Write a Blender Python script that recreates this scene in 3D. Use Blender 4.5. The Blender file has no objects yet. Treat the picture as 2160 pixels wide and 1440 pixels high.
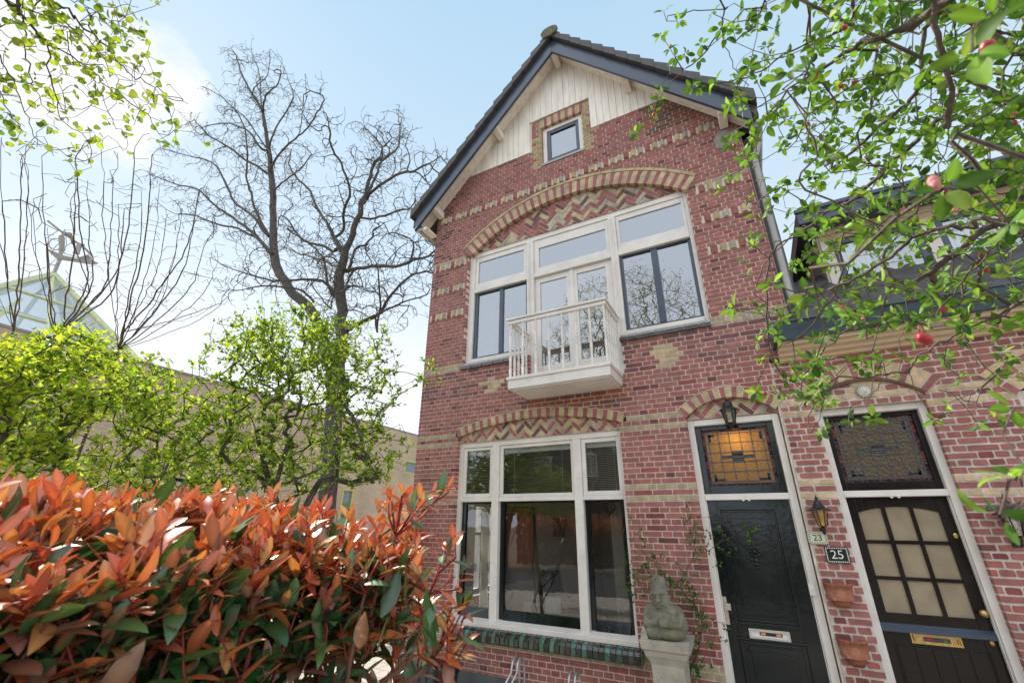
import bpy, math, random
from mathutils import Vector as V, Matrix, noise
C = bpy.context.scene.collection
SC = bpy.context.scene
rad = math.radians
# ---------------------------------------------------------------- camera calibration
F = 914.283; D = 6.0; ZC = 2.1
RR = V((0.88411969, 0.46719443, 0.00785799)); UU = V((0.17485388, -0.34639553, 0.92164866)); FF = V((-0.43331109, 0.81347373, 0.38794586))
CAM = V((0, -D, ZC))
def ray(px, py):
    return (RR*(px-1080) - UU*(py-720) + FF*F).normalized()
def at(px, py, Y):
    d = ray(px, py); return CAM + d*((Y+D)/d.y)
def atd(px, py, dist):
    return CAM + ray(px, py)*dist
def atx(px, py, X):
    d = ray(px, py); return CAM + d*(X/d.x)
# ---------------------------------------------------------------- object helpers
def tag(o, label=None, cat=None, group=None, kind=None):
    if label: o['label'] = label
    if cat: o['category'] = cat
    if group: o['group'] = group
    if kind: o['kind'] = kind
    return o
def empty(name, loc, label=None, cat=None, group=None):
    o = bpy.data.objects.new(name, None); C.objects.link(o); o.location = loc; o.empty_display_size = .1
    return tag(o, label, cat, group)
BEV = {'window_frame':.006,'sash':.005,'front_door':.007,'balcony_door':.006,'balcony':.01,'handrail':.012,'door_frame':.008,'fanlight':.006,'bargeboard':.006,'attic_window':.006,'doorstep':.02,'dormer':.006,'bracket':.008,'glazed_sill':.009}
class MB:
    def __init__(s): s.v = []; s.f = []; s.c = []; s.m = []
    def poly(s, pts, col=(1,1,1), m=0):
        n = len(s.v); s.v.extend([tuple(p) for p in pts]); s.f.append(tuple(range(n, n+len(pts)))); s.c.append(col); s.m.append(m)
    def faces(s, vs, fs, col=(1,1,1), m=0):
        n = len(s.v); s.v.extend([tuple(p) for p in vs])
        for f in fs: s.f.append(tuple(i+n for i in f)); s.c.append(col); s.m.append(m)
    def box(s, x0, x1, y0, y1, z0, z1, col=(1,1,1), m=0, back=True):
        vs = [(x0,y0,z0),(x1,y0,z0),(x1,y1,z0),(x0,y1,z0),(x0,y0,z1),(x1,y0,z1),(x1,y1,z1),(x0,y1,z1)]
        fs = [(0,1,5,4),(1,2,6,5),(3,0,4,7),(4,5,6,7),(3,2,1,0)]
        if back: fs.append((2,3,7,6))
        s.faces(vs, fs, col, m)
    def prism(s, pts, y0, y1, col=(1,1,1), m=0, back=True):   # pts: (x,z) counter-clockwise seen from -y
        n = len(pts); vs = [(x,y0,z) for x,z in pts]+[(x,y1,z) for x,z in pts]
        fs = [tuple(range(n))]+[((i+1)%n, i, i+n, (i+1)%n+n) for i in range(n)]
        if back: fs.append(tuple(range(2*n-1, n-1, -1)))
        s.faces(vs, fs, col, m)
    def prismx(s, pts, x0, x1, col=(1,1,1), m=0):   # pts: (y,z)
        n = len(pts); vs = [(x0,y,z) for y,z in pts]+[(x1,y,z) for y,z in pts]
        fs = [tuple(range(n))]+[((i+1)%n, i, i+n, (i+1)%n+n) for i in range(n)]+[tuple(range(2*n-1, n-1, -1))]
        s.faces(vs, fs, col, m)
    def tube(s, pts, r0, r1=None, sides=5, col=(1,1,1), m=0, cap=True, rs=None):
        if r1 is None: r1 = r0
        pts = [V(p) for p in pts]; n = len(pts)
        if n < 2: return
        t = (pts[1]-pts[0]).normalized(); a = V((0,0,1)) if abs(t.z) < .9 else V((1,0,0))
        u = t.cross(a).normalized(); vs = []
        for i, p in enumerate(pts):
            if i: 
                t2 = (pts[min(i+1, n-1)]-pts[i-1])
                if t2.length > 1e-7: t = t2.normalized()
                u = (u - t*u.dot(t))
                u = u.normalized() if u.length > 1e-6 else t.orthogonal().normalized()
            w = t.cross(u); r = rs[i] if rs else r0+(r1-r0)*i/(n-1)
            for k in range(sides):
                a = 2*math.pi*k/sides; vs.append(p+(u*math.cos(a)+w*math.sin(a))*r)
        fs = []
        for i in range(n-1):
            for k in range(sides):
                k2 = (k+1) % sides; fs.append((i*sides+k, i*sides+k2, (i+1)*sides+k2, (i+1)*sides+k))
        if cap: fs.append(tuple(range(sides-1,-1,-1))); fs.append(tuple((n-1)*sides+k for k in range(sides)))
        s.faces(vs, fs, col, m)
    def lathe(s, c, prof, seg=16, col=(1,1,1), m=0, rot=0, a0=0, a1=2*math.pi, sy=1):
        full = abs(a1-a0-2*math.pi) < 1e-6; ns = seg if full else seg+1; vs = []
        for r, z in prof:
            for k in range(ns):
                a = a0+(a1-a0)*k/seg+rot; vs.append((c[0]+r*math.cos(a), c[1]+r*math.sin(a)*sy, c[2]+z))
        fs = []
        for i in range(len(prof)-1):
            for k in range(seg):
                k2 = (k+1) % ns; fs.append((i*ns+k, i*ns+k2, (i+1)*ns+k2, (i+1)*ns+k))
        s.faces(vs, fs, col, m)
    def ball(s, c, r, seg=10, rings=7, col=(1,1,1), m=0, sc=(1,1,1)):
        vs = []; 
        for i in range(rings+1):
            t = math.pi*i/rings
            for k in range(seg):
                a = 2*math.pi*k/seg; vs.append((c[0]+r*sc[0]*math.sin(t)*math.cos(a), c[1]+r*sc[1]*math.sin(t)*math.sin(a), c[2]-r*sc[2]*math.cos(t)))
        fs = [(i*seg+k, i*seg+(k+1)%seg, (i+1)*seg+(k+1)%seg, (i+1)*seg+k) for i in range(rings) for k in range(seg)]
        s.faces(vs, fs, col, m)
    def leaf(s, p, d, nrm, L, W, col, curl=.2, fold=.25, st=(0,.28,.6,.86,1), wd=(0,.8,1,.5,0), m=0):
        d = d.normalized(); sd = d.cross(nrm)
        if sd.length < 1e-5: sd = d.orthogonal()
        sd.normalize(); n = sd.cross(d).normalized(); vs = []; fs = []; idx = []
        for t, w in zip(st, wd):
            c0 = p + d*(L*t*(1-.25*curl*t)) - n*(curl*L*t*t)
            if w == 0: idx.append((len(vs),)); vs.append(c0)
            else:
                h = W*.5*w; idx.append((len(vs), len(vs)+1, len(vs)+2))
                vs += [c0-sd*h+n*(fold*h), c0, c0+sd*h+n*(fold*h)]
        for a, b in zip(idx[:-1], idx[1:]):
            if len(a) == 1 and len(b) == 3: fs += [(a[0], b[1], b[0]), (a[0], b[2], b[1])]
            elif len(a) == 3 and len(b) == 3: fs += [(a[0],a[1],b[1],b[0]), (a[1],a[2],b[2],b[1])]
            else: fs += [(a[0],a[1],b[0]), (a[1],a[2],b[0])]
        ctr = set(i for q in idx for i in ((q[1],) if len(q) == 3 else q)); n0 = len(s.v); s.v.extend([tuple(q) for q in vs])
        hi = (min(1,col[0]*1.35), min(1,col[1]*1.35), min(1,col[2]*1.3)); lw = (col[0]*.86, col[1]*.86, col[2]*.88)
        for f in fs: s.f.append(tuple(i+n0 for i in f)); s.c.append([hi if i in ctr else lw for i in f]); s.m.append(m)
    def build(s, name, mats, parent=None, smooth=False, origin=None):
        me = bpy.data.meshes.new(name)
        o = origin if origin is not None else V((0,0,0))
        base = V(parent_world(parent)) if parent else o
        me.from_pydata([(x-base[0], y-base[1], z-base[2]) for x,y,z in s.v], [], s.f)
        if not isinstance(mats, (list, tuple)): mats = [mats]
        for mt in mats: me.materials.append(mt)
        if len(mats) > 1: me.polygons.foreach_set('material_index', s.m)
        ca = me.color_attributes.new('Col', 'FLOAT_COLOR', 'CORNER'); buf = []
        for f, c in zip(s.f, s.c):
            if isinstance(c, list):
                for q in c: buf.extend((q[0], q[1], q[2], 1.0))
            else: buf.extend((c[0], c[1], c[2], 1.0)*len(f))
        ca.data.foreach_set('color', buf)
        if smooth: me.polygons.foreach_set('use_smooth', [True]*len(s.f))
        me.update()
        ob = bpy.data.objects.new(name, me); C.objects.link(ob)
        if name in BEV:
            bv = ob.modifiers.new('bevel','BEVEL'); bv.width = BEV[name]; bv.segments = 2; bv.limit_method = 'ANGLE'; bv.angle_limit = rad(50)
        if parent: ob.parent = parent
        else: ob.location = o
        return ob
def parent_world(p):
    l = V(p.location)
    while p.parent: p = p.parent; l = l + V(p.location)
    return l
# ---------------------------------------------------------------- materials
def newmat(name):
    m = bpy.data.materials.new(name); m.use_nodes = True; nt = m.node_tree; nt.nodes.clear()
    out = nt.nodes.new('ShaderNodeOutputMaterial'); return m, nt, out
def nd(nt, typ, **kw):
    n = nt.nodes.new(typ)
    for k, v in kw.items():
        if k in n.inputs.keys(): n.inputs[k].default_value = v
        else: setattr(n, k, v)
    return n
def mat(name, col=(.5,.5,.5), rough=.6, metal=0, attr=False, var=.15, vscale=6, bump=.2, bscale=60, coat=0, stain=None, sscale=2.5, samt=.5, spec=.5, stretch=None, bdist=.01):
    m, nt, out = newmat(name); L = nt.links
    p = nd(nt, 'ShaderNodeBsdfPrincipled', Roughness=rough, Metallic=metal); p.inputs['Coat Weight'].default_value = coat; p.inputs['Specular IOR Level'].default_value = spec
    tc = nd(nt, 'ShaderNodeTexCoord'); src = tc.outputs['Object']
    if stretch:
        mp = nd(nt, 'ShaderNodeMapping'); mp.inputs['Scale'].default_value = stretch; L.new(src, mp.inputs[0]); src = mp.outputs[0]
    if attr:
        a = nd(nt, 'ShaderNodeAttribute', attribute_name='Col'); base = a.outputs['Color']
    else:
        rgb = nd(nt, 'ShaderNodeRGB'); rgb.outputs[0].default_value = (*col, 1); base = rgb.outputs[0]
    n1 = nd(nt, 'ShaderNodeTexNoise', Scale=vscale, Detail=5.0); L.new(src, n1.inputs['Vector'])
    mr = nd(nt, 'ShaderNodeMapRange'); mr.inputs[1].default_value = .3; mr.inputs[2].default_value = .7; mr.inputs[3].default_value = 1-var; mr.inputs[4].default_value = 1+var
    L.new(n1.outputs['Fac'], mr.inputs[0])
    mx = nd(nt, 'ShaderNodeMix', data_type='RGBA', blend_type='MULTIPLY'); mx.inputs[0].default_value = 1
    L.new(base, mx.inputs[6]); L.new(mr.outputs[0], mx.inputs[7]); cur = mx.outputs[2]
    if stain:
        n2 = nd(nt, 'ShaderNodeTexNoise', Scale=sscale, Detail=8.0, Roughness=.65); L.new(src, n2.inputs['Vector'])
        r2 = nd(nt, 'ShaderNodeMapRange'); r2.inputs[1].default_value = .48; r2.inputs[2].default_value = .68; r2.inputs[4].default_value = samt
        L.new(n2.outputs['Fac'], r2.inputs[0])
        m2 = nd(nt, 'ShaderNodeMix', data_type='RGBA'); L.new(r2.outputs[0], m2.inputs[0]); L.new(cur, m2.inputs[6]); m2.inputs[7].default_value = (*stain, 1); cur = m2.outputs[2]
    L.new(cur, p.inputs['Base Color'])
    rr = nd(nt, 'ShaderNodeMapRange'); rr.inputs[3].default_value = max(.02, rough-.08); rr.inputs[4].default_value = min(1, rough+.12); L.new(n1.outputs['Fac'], rr.inputs[0]); L.new(rr.outputs[0], p.inputs['Roughness'])
    if bump:
        n3 = nd(nt, 'ShaderNodeTexNoise', Scale=bscale, Detail=4.0); L.new(src, n3.inputs['Vector'])
        b = nd(nt, 'ShaderNodeBump', Strength=bump, Distance=bdist); L.new(n3.outputs['Fac'], b.inputs['Height']); L.new(b.outputs[0], p.inputs['Normal'])
    L.new(p.outputs[0], out.inputs[0]); return m
def leafmat(name, trans=.45, rough=.4, gloss=.5, tint=(1,1,1), coat=0):
    m, nt, out = newmat(name); L = nt.links
    a = nd(nt, 'ShaderNodeAttribute', attribute_name='Col')
    p = nd(nt, 'ShaderNodeBsdfPrincipled', Roughness=rough); p.inputs['Specular IOR Level'].default_value = gloss; p.inputs['Coat Weight'].default_value = coat; p.inputs['Coat Roughness'].default_value = .32; p.inputs['Coat IOR'].default_value = 1.7
    tc = nd(nt, 'ShaderNodeTexCoord'); n1 = nd(nt, 'ShaderNodeTexNoise', Scale=25.0, Detail=3.0); L.new(tc.outputs['Object'], n1.inputs['Vector'])
    mr = nd(nt, 'ShaderNodeMapRange'); mr.inputs[3].default_value = .75; mr.inputs[4].default_value = 1.25; L.new(n1.outputs['Fac'], mr.inputs[0])
    mx = nd(nt, 'ShaderNodeMix', data_type='RGBA', blend_type='MULTIPLY'); mx.inputs[0].default_value = 1; L.new(a.outputs['Color'], mx.inputs[6]); L.new(mr.outputs[0], mx.inputs[7])
    L.new(mx.outputs[2], p.inputs['Base Color'])
    b = nd(nt, 'ShaderNodeBump', Strength=.15, Distance=.004); L.new(n1.outputs['Fac'], b.inputs['Height']); L.new(b.outputs[0], p.inputs['Normal'])
    t = nd(nt, 'ShaderNodeBsdfTranslucent'); mt = nd(nt, 'ShaderNodeMix', data_type='RGBA', blend_type='MULTIPLY'); mt.inputs[0].default_value = 1
    L.new(mx.outputs[2], mt.inputs[6]); mt.inputs[7].default_value = (*tint, 1); L.new(mt.outputs[2], t.inputs['Color'])
    ms = nd(nt, 'ShaderNodeMixShader'); ms.inputs[0].default_value = trans; L.new(p.outputs[0], ms.inputs[1]); L.new(t.outputs[0], ms.inputs[2])
    L.new(ms.outputs[0], out.inputs[0]); return m
def glassmat(name, base=.25, k=1.0, tint=(1,1,1), rough=0.0, wob=0, wscale=3, col=(1,1,1)):
    m, nt, out = newmat(name); L = nt.links
    g = nd(nt, 'ShaderNodeBsdfGlossy', Roughness=rough); g.inputs['Color'].default_value = (*col, 1)
    t = nd(nt, 'ShaderNodeBsdfTransparent'); t.inputs['Color'].default_value = (*tint, 1)
    fr = nd(nt, 'ShaderNodeFresnel', IOR=1.5); ma = nd(nt, 'ShaderNodeMath', operation='MULTIPLY_ADD', use_clamp=True); ma.inputs[1].default_value = k; ma.inputs[2].default_value = base
    L.new(fr.outputs[0], ma.inputs[0]); ms = nd(nt, 'ShaderNodeMixShader'); L.new(ma.outputs[0], ms.inputs[0]); L.new(t.outputs[0], ms.inputs[1]); L.new(g.outputs[0], ms.inputs[2])
    if wob:
        tc = nd(nt, 'ShaderNodeTexCoord'); n = nd(nt, 'ShaderNodeTexNoise', Scale=wscale, Detail=2.0); L.new(tc.outputs['Object'], n.inputs['Vector'])
        b = nd(nt, 'ShaderNodeBump', Strength=wob, Distance=.02); L.new(n.outputs['Fac'], b.inputs['Height']); L.new(b.outputs[0], g.inputs['Normal'])
    L.new(ms.outputs[0], out.inputs[0]); return m
def brickmat(name, c1, c2, mort, w=.235, h=.0692, ms=.012, rough=.85, squash=1.0):
    m, nt, out = newmat(name); L = nt.links
    tc = nd(nt, 'ShaderNodeTexCoord'); mp = nd(nt, 'ShaderNodeMapping'); L.new(tc.outputs['Object'], mp.inputs[0])
    sx = nd(nt, 'ShaderNodeSeparateXYZ'); L.new(mp.outputs[0], sx.inputs[0]); ad = nd(nt, 'ShaderNodeMath', operation='ADD'); L.new(sx.outputs[0], ad.inputs[0]); L.new(sx.outputs[1], ad.inputs[1])
    cx = nd(nt, 'ShaderNodeCombineXYZ'); L.new(ad.outputs[0], cx.inputs[0]); L.new(sx.outputs[2], cx.inputs[1])
    b = nd(nt, 'ShaderNodeTexBrick'); L.new(cx.outputs[0], b.inputs['Vector'])
    b.inputs['Color1'].default_value = (*c1,1); b.inputs['Color2'].default_value = (*c2,1); b.inputs['Mortar'].default_value = (*mort,1)
    b.inputs['Scale'].default_value = 1; b.inputs['Mortar Size'].default_value = ms; b.inputs['Brick Width'].default_value = w; b.inputs['Row Height'].default_value = h; b.squash = squash; b.squash_frequency = 2
    n = nd(nt, 'ShaderNodeTexNoise', Scale=1.2, Detail=6.0); L.new(tc.outputs['Object'], n.inputs['Vector'])
    mr = nd(nt, 'ShaderNodeMapRange'); mr.inputs[1].default_value=.3; mr.inputs[2].default_value=.7; mr.inputs[3].default_value=.85; mr.inputs[4].default_value=1.12; L.new(n.outputs['Fac'], mr.inputs[0])
    mx = nd(nt, 'ShaderNodeMix', data_type='RGBA', blend_type='MULTIPLY'); mx.inputs[0].default_value = 1; L.new(b.outputs['Color'], mx.inputs[6]); L.new(mr.outputs[0], mx.inputs[7])
    p = nd(nt, 'ShaderNodeBsdfPrincipled', Roughness=rough); L.new(mx.outputs[2], p.inputs['Base Color'])
    bp = nd(nt, 'ShaderNodeBump', Strength=.5, Distance=.01); bp.invert = True; L.new(b.outputs['Fac'], bp.inputs['Height']); L.new(bp.outputs[0], p.inputs['Normal'])
    L.new(p.outputs[0], out.inputs[0]); return m
M = {}
M['brick'] = mat('brick', attr=True, rough=.82, var=.24, vscale=11, bump=.8, bscale=80, stain=(.17,.12,.10), sscale=1.7, samt=.30, bdist=.006)
M['white'] = mat('cream_paint', (.78,.72,.65), .45, var=.07, vscale=3, bump=.12, bscale=30, stain=(.42,.35,.28), sscale=5, samt=.22)
M['boards'] = mat('aged_white_boards', (.90,.81,.70), .6, var=.1, vscale=2, bump=.3, bscale=20, stain=(.5,.4,.31), sscale=2.2, samt=.35, stretch=(6,6,.7))
M['navy'] = mat('slate_blue_paint', (.042,.056,.085), .32, var=.12, vscale=4, bump=.06, bscale=12, coat=.3)
M['dark'] = mat('dark_green_black_paint', (.004,.008,.008), .12, var=.3, vscale=5, bump=.3, bscale=14, coat=.0, spec=.5, bdist=.006)
M['brown'] = mat('dark_brown_paint', (.013,.008,.006), .24, var=.3, vscale=4, bump=.25, bscale=16, coat=.0, spec=.35, bdist=.005)
M['tile'] = mat('roof_tile', (.075,.065,.062), .55, var=.25, vscale=7, bump=.4, bscale=50, stain=(.14,.13,.10), sscale=8, samt=.35)
M['zinc'] = mat('zinc', (.36,.34,.31), .5, metal=.45, var=.15, vscale=5, bump=.15, bscale=20, stain=(.2,.18,.16), samt=.5)
M['black'] = mat('black_iron', (.012,.012,.013), .35, var=.2, vscale=20, bump=.3, bscale=80)
M['stone'] = mat('mossy_stone', (.20,.185,.14), .92, var=.35, vscale=9, bump=.9, bscale=45, stain=(.13,.125,.045), sscale=3.5, samt=.8, bdist=.012)
M['cast'] = mat('cast_stone', (.46,.41,.34), .9, var=.25, vscale=10, bump=.7, bscale=70, stain=(.20,.18,.10), sscale=5, samt=.7)
M['terra'] = mat('terracotta', (.33,.11,.055), .75, var=.3, vscale=12, bump=.4, bscale=50, stain=(.42,.27,.2), sscale=14, samt=.5)
M['brass'] = mat('brass', (.62,.42,.16), .28, metal=.9, var=.2, vscale=30, bump=.1)
M['steel'] = mat('galvanised_steel', (.5,.52,.54), .32, metal=.85, var=.12, vscale=12, bump=.05)
M['cement'] = mat('grey_cement', (.11,.115,.12), .8, var=.2, vscale=4, bump=.4, bscale=50)
M['glaze'] = mat('glazed_brick', attr=True, rough=.16, var=.35, vscale=16, bump=.35, bscale=22, coat=.8)
M['ceram'] = mat('ceramic', attr=True, rough=.25, var=.05, vscale=10, bump=.03, coat=.4)
M['lead'] = mat('lead_came', (.12,.11,.12), .45, metal=.4, bump=.1)
M['bark'] = mat('bark', (.075,.063,.052), .9, var=.5, vscale=9, bump=.9, bscale=35, stain=(.2,.19,.15), sscale=12, samt=.4)
M['plane_bark'] = mat('flaking_bark', (.15,.115,.09), .9, var=.5, vscale=5, bump=.9, bscale=25, stain=(.27,.2,.15), sscale=4, samt=.8, bdist=.02)
M['twig'] = mat('young_bark', (.10,.065,.045), .75, var=.35, vscale=20, bump=.5, bscale=60)
M['redstem'] = mat('red_stem', (.22,.03,.02), .5, var=.3, vscale=20, bump=.1)
M['apple_bark'] = mat('apple_bark', (.10,.07,.055), .8, var=.4, vscale=24, bump=.8, bscale=80, stain=(.2,.18,.12), sscale=18, samt=.5)
M['leaf_red'] = leafmat('photinia_leaf', .22, .42, .6, (1.15,.85,.42), .55)
M['leaf_green'] = leafmat('lilac_leaf', .6, .5, .35, (1.25,1.2,.5))
M['leaf_apple'] = leafmat('apple_leaf', .42, .55, .3, (1.1,1.2,.5))
M['leaf_far'] = leafmat('tree_leaf', .5, .6, .3, (1.2,1.15,.5))
M['pane_sky'] = glassmat('window_glass', .28, 1.0, (.8,.85,.85), wob=.03, wscale=2, col=(.95,.97,1))
M['pane_door'] = glassmat('french_door_glass', .30, 1.0, (.75,.8,.8), wob=.05, wscale=2)
M['pane_low'] = glassmat('sash_glass', .08, 1.0, (.85,.88,.86), wob=.06, wscale=2.5)
M['inner'] = mat('interior_plaster', (.32,.30,.28), .9, bump=0)
M['inner_white'] = mat('interior_white', (.7,.68,.64), .8, bump=0)
M['fabric'] = mat('curtain_fabric', (.75,.74,.7), .9, bump=.2)
M['orange'] = mat('terracotta_wood', (.45,.22,.09), .7, var=.2, stretch=(8,8,1), bump=.2)
M['attr'] = mat('painted', attr=True, rough=.5, var=.06, bump=.05)
# ---------------------------------------------------------------- brickwork
def jit(c, rng, a=.12, h=.03):
    k = 1+rng.uniform(-a, a); return (c[0]*k*(1+rng.uniform(-h,h)), c[1]*k*(1+rng.uniform(-h,h)), c[2]*k*(1+rng.uniform(-h,h)))
RED = (.335,.122,.105); CREAM = (.50,.39,.22); GREYC = (.42,.37,.28); MORT = (.68,.56,.46); DARKB = (.12,.05,.055)
def bricks(mb, free, nrows, c, z0, colfn, rng, joint=.012, hp=.122, rough=0, front=-.002, mort=.005, mcol=MORT, deep=.1, thick=.3, rounded=False):
    for j in range(nrows):
        za = z0+j*c; zb = za+c
        iv = free((za+zb)/2)
        for xa, xb, ea, eb in iv:
            if xb-xa < .01: continue
            mb.box(xa, xb, mort, thick, za, zb, mcol)
        header = (j % 2 == 0); x = -5.6 - (0 if header else hp/2) - rng.choice((0, 0, hp)); 
        while x < 5:
            w = hp if (header or rng.random() < .3) else 2*hp
            if header and rng.random() < .04: w = 2*hp
            for xa, xb, ea, eb in iv:
                a, b = max(x, xa), min(x+w, xb)
                if b-a < .03: continue
                dl = ea and a == xa; dr = eb and b == xb
                jl = -.003 if dl else joint/2; jr = -.003 if dr else joint/2
                q = lambda: rng.uniform(-rough, rough)
                bx0, bx1, bz0, bz1 = a+jl+q(), b-jr+q(), za+joint/2+q(), zb-joint/2+q()
                col = colfn(j, (a+b)/2, (za+zb)/2, w < 1.5*hp)
                y1 = deep if (dl or dr) else mort+.002
                if rounded and not (dl or dr):
                    e = .008; pts = [(bx0+e,bz0+q()*.6),((bx0+bx1)/2,bz0+q()),(bx1-e,bz0+q()*.6),(bx1+q()*.5,bz0+e),(bx1+q()*.5,bz1-e),(bx1-e,bz1+q()*.6),((bx0+bx1)/2,bz1+q()),(bx0+e,bz1+q()*.6),(bx0+q()*.5,bz1-e),(bx0+q()*.5,bz0+e)]
                    mb.prism(pts, front+q()*.4, y1, col, back=False)
                else: mb.box(bx0, bx1, front+q()*.4, y1, bz0, bz1, col, back=False)
            x += w
def ring(mb, cx, zi, R, half, th, cols, y0, y1, rng, pitch=.07, joint=.010, split=True, mcol=MORT, hood=0, hcol=CREAM, hy=-.03):
    """segmental arch ring: inner apex zi, inner radius R"""
    cz = zi-R; A = math.asin(half/R); n = max(3, int(round(2*A*(R+th/2)/pitch)))
    P = lambda r, a: (cx+r*math.sin(a), cz+r*math.cos(a))
    K = n
    for i in range(K):
        a, b = -A+2*A*i/K, -A+2*A*(i+1)/K
        mb.prism([P(R,a),P(R,b),P(R+th,b),P(R+th,a)], y0+.004, y1, mcol)
        ja, jb = a+joint/2/(R+th/2), b-joint/2/(R+th/2); col = cols[i % len(cols)]
        segs = [(R-.003, R+th)] if (col is RED or not split) else [(R-.003, R+th*.48), (R+th*.48+joint, R+th)]
        for r0, r1 in segs: mb.prism([P(r0,ja),P(r0,jb),P(r1,jb),P(r1,ja)], y0, y1-.01, jit(col, rng), back=False)
    if hood:
        n2 = max(3, int(round(2*A*(R+th)/.23)))
        for i in range(n2):
            a, b = -A+2*A*i/n2, -A+2*A*(i+1)/n2-.006/(R)
            m_ = (a+b)/2; r0, r1 = R+th+.004, R+th+hood
            mb.prism([P(r0,a),P(r0,m_),P(r0,b),P(r1,b),P(r1,m_),P(r1,a)], hy, y1, jit(hcol, rng), back=True)
def clip(pts, a, b, c):   # keep a*x+b*z+c>=0
    out = []; n = len(pts)
    for i in range(n):
        p, q = pts[i], pts[(i+1)%n]; dp = a*p[0]+b*p[1]+c; dq = a*q[0]+b*q[1]+c
        if dp >= 0: out.append(p)
        if dp*dq < 0: t = dp/(dp-dq); out.append((p[0]+(q[0]-p[0])*t, p[1]+(q[1]-p[1])*t))
    return out
def herring(mb, x0, x1, zb, zt, y, rng, Lb=.2, W=.066, joint=.013, inside=None, xc=None, deco=False):
    mb.box(x0, x1, y+.008, y+.1, zb, zt, MORT)
    s = math.sqrt(.5); xc = xc if xc is not None else (x0+x1)/2; zc = (zb+zt)/2
    n = int((x1-x0)/W)+14; N = 3
    for i in range(-n, n):
        for k in range(-n, n):
            for o in (0, 1):
                # herringbone cell of ratio 3:1
                if o == 0: gx, gy, w, h = i + k*N*2 , i, N, 1
                else: gx, gy, w, h = i + k*N*2 + N, i - N + 1, 1, N
                j = joint/2/W
                c4 = [(gx+j, gy+j), (gx+w-j, gy+j), (gx+w-j, gy+h-j), (gx+j, gy+h-j)]
                pts = [(xc+(u-v)*s*W, zc+(u+v)*s*W) for u, v in c4]
                if max(p[0] for p in pts) < x0 or min(p[0] for p in pts) > x1 or max(p[1] for p in pts) < zb or min(p[1] for p in pts) > zt: continue
                for a, b, c in ((0,1,-zb-.003), (0,-1,zt), (1,0,-x0), (-1,0,x1)):
                    pts = clip(pts, a, b, c)
                    if len(pts) < 3: break
                if len(pts) < 3: continue
                q = (i % 2) if not deco else (0 if rng.random() < .62 else 1)
                col = RED if q == 0 else (CREAM if rng.random() < .5 else GREYC)
                if q == 0 and rng.random() < .25: col = (.17,.07,.06)
                mb.prism(pts, y, y+.01, jit(col, rng, .15), back=False)
def frame(mb, x0, x1, z0, z1, w, y0, y1, col=(1,1,1), m=0, wb=None, wt=None, wr=None):
    wb = w if wb is None else wb; wt = w if wt is None else wt; wr = w if wr is None else wr
    mb.box(x0, x0+w, y0, y1, z0, z1, col, m); mb.box(x1-wr, x1, y0, y1, z0, z1, col, m)
    mb.box(x0+w, x1-wr, y0+.002, y1, z0, z0+wb, col, m); mb.box(x0+w, x1-wr, y0+.002, y1, z1-wt, z1, col, m)
# ================================================================ BRICK HOUSE (left, tall gable)
rng = random.Random(7)
CO = .0692; Z0B = .029
XW0, XW1, XC = -5.05, .78, -2.12
SL, SR, ZA = 1.06, 1.19, 11.13
def zl(x): return ZA-(SL*(XC-x) if x < XC else SR*(x-XC))
def arch_half(cx, zi, R, z):
    dz = z-(zi-R); return math.sqrt(R*R-dz*dz) if abs(dz) < R else -1
UA = (-2.12, 7.66, 3.17); LA = (-2.82, 3.62, 4.79); DA = (-.105, 3.605, .725)
def sub(iv, a, b):
    out = []
    for x0, x1, e0, e1 in iv:
        if b <= x0 or a >= x1: out.append((x0, x1, e0, e1)); continue
        if a > x0+.004: out.append((x0, a, e0, True))
        if b < x1-.004: out.append((b, x1, True, e1))
    return out
def free23(z):
    xr = XW1 if z > 4.02 else .45
    top = zl(XC)
    iv = [(max(XW0, XC-(ZA+.2-z)/SL), min(xr, XC+(ZA+.2-z)/SR), z < 7.9, False)]
    if z > 9.03: iv = [(-2.77, -1.47, True, True)] if z < 9.85 else []
    if 4.66 < z < 6.95: iv = sub(iv, -4.19, -.12)
    elif 6.95 <= z:
        h = arch_half(UA[0], UA[1]+.12, UA[2]+.12, z)
        if h > 0 and z < 7.8: iv = sub(iv, UA[0]-h, UA[0]+h)
    if 4.1 < z < 4.66: iv = sub(iv, -2.87, -1.35)
    if .66 < z < 3.40: iv = sub(iv, -4.20, -1.49)
    elif 3.40 <= z < 3.7:
        h = arch_half(LA[0], LA[1]+.05, LA[2]+.05, z)
        if h > 0: iv = sub(iv, LA[0]-h, LA[0]+h)
    if z < 3.42: iv = sub(iv, -.62, .43)
    elif z < 3.69:
        h = arch_half(DA[0], DA[1]+.06, DA[2]+.06, z)
        if h > 0: iv = sub(iv, DA[0]-h, DA[0]+h)
    if 8.6 < z < 9.56: iv = sub(iv, -2.56, -1.70)
    return iv
BANDS = {49, 47, 36, 34, 67, 66, 9, 8, 100}
dia = {59: .07, 60: .13, 61: .19, 62: .13, 63: .07}
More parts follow.
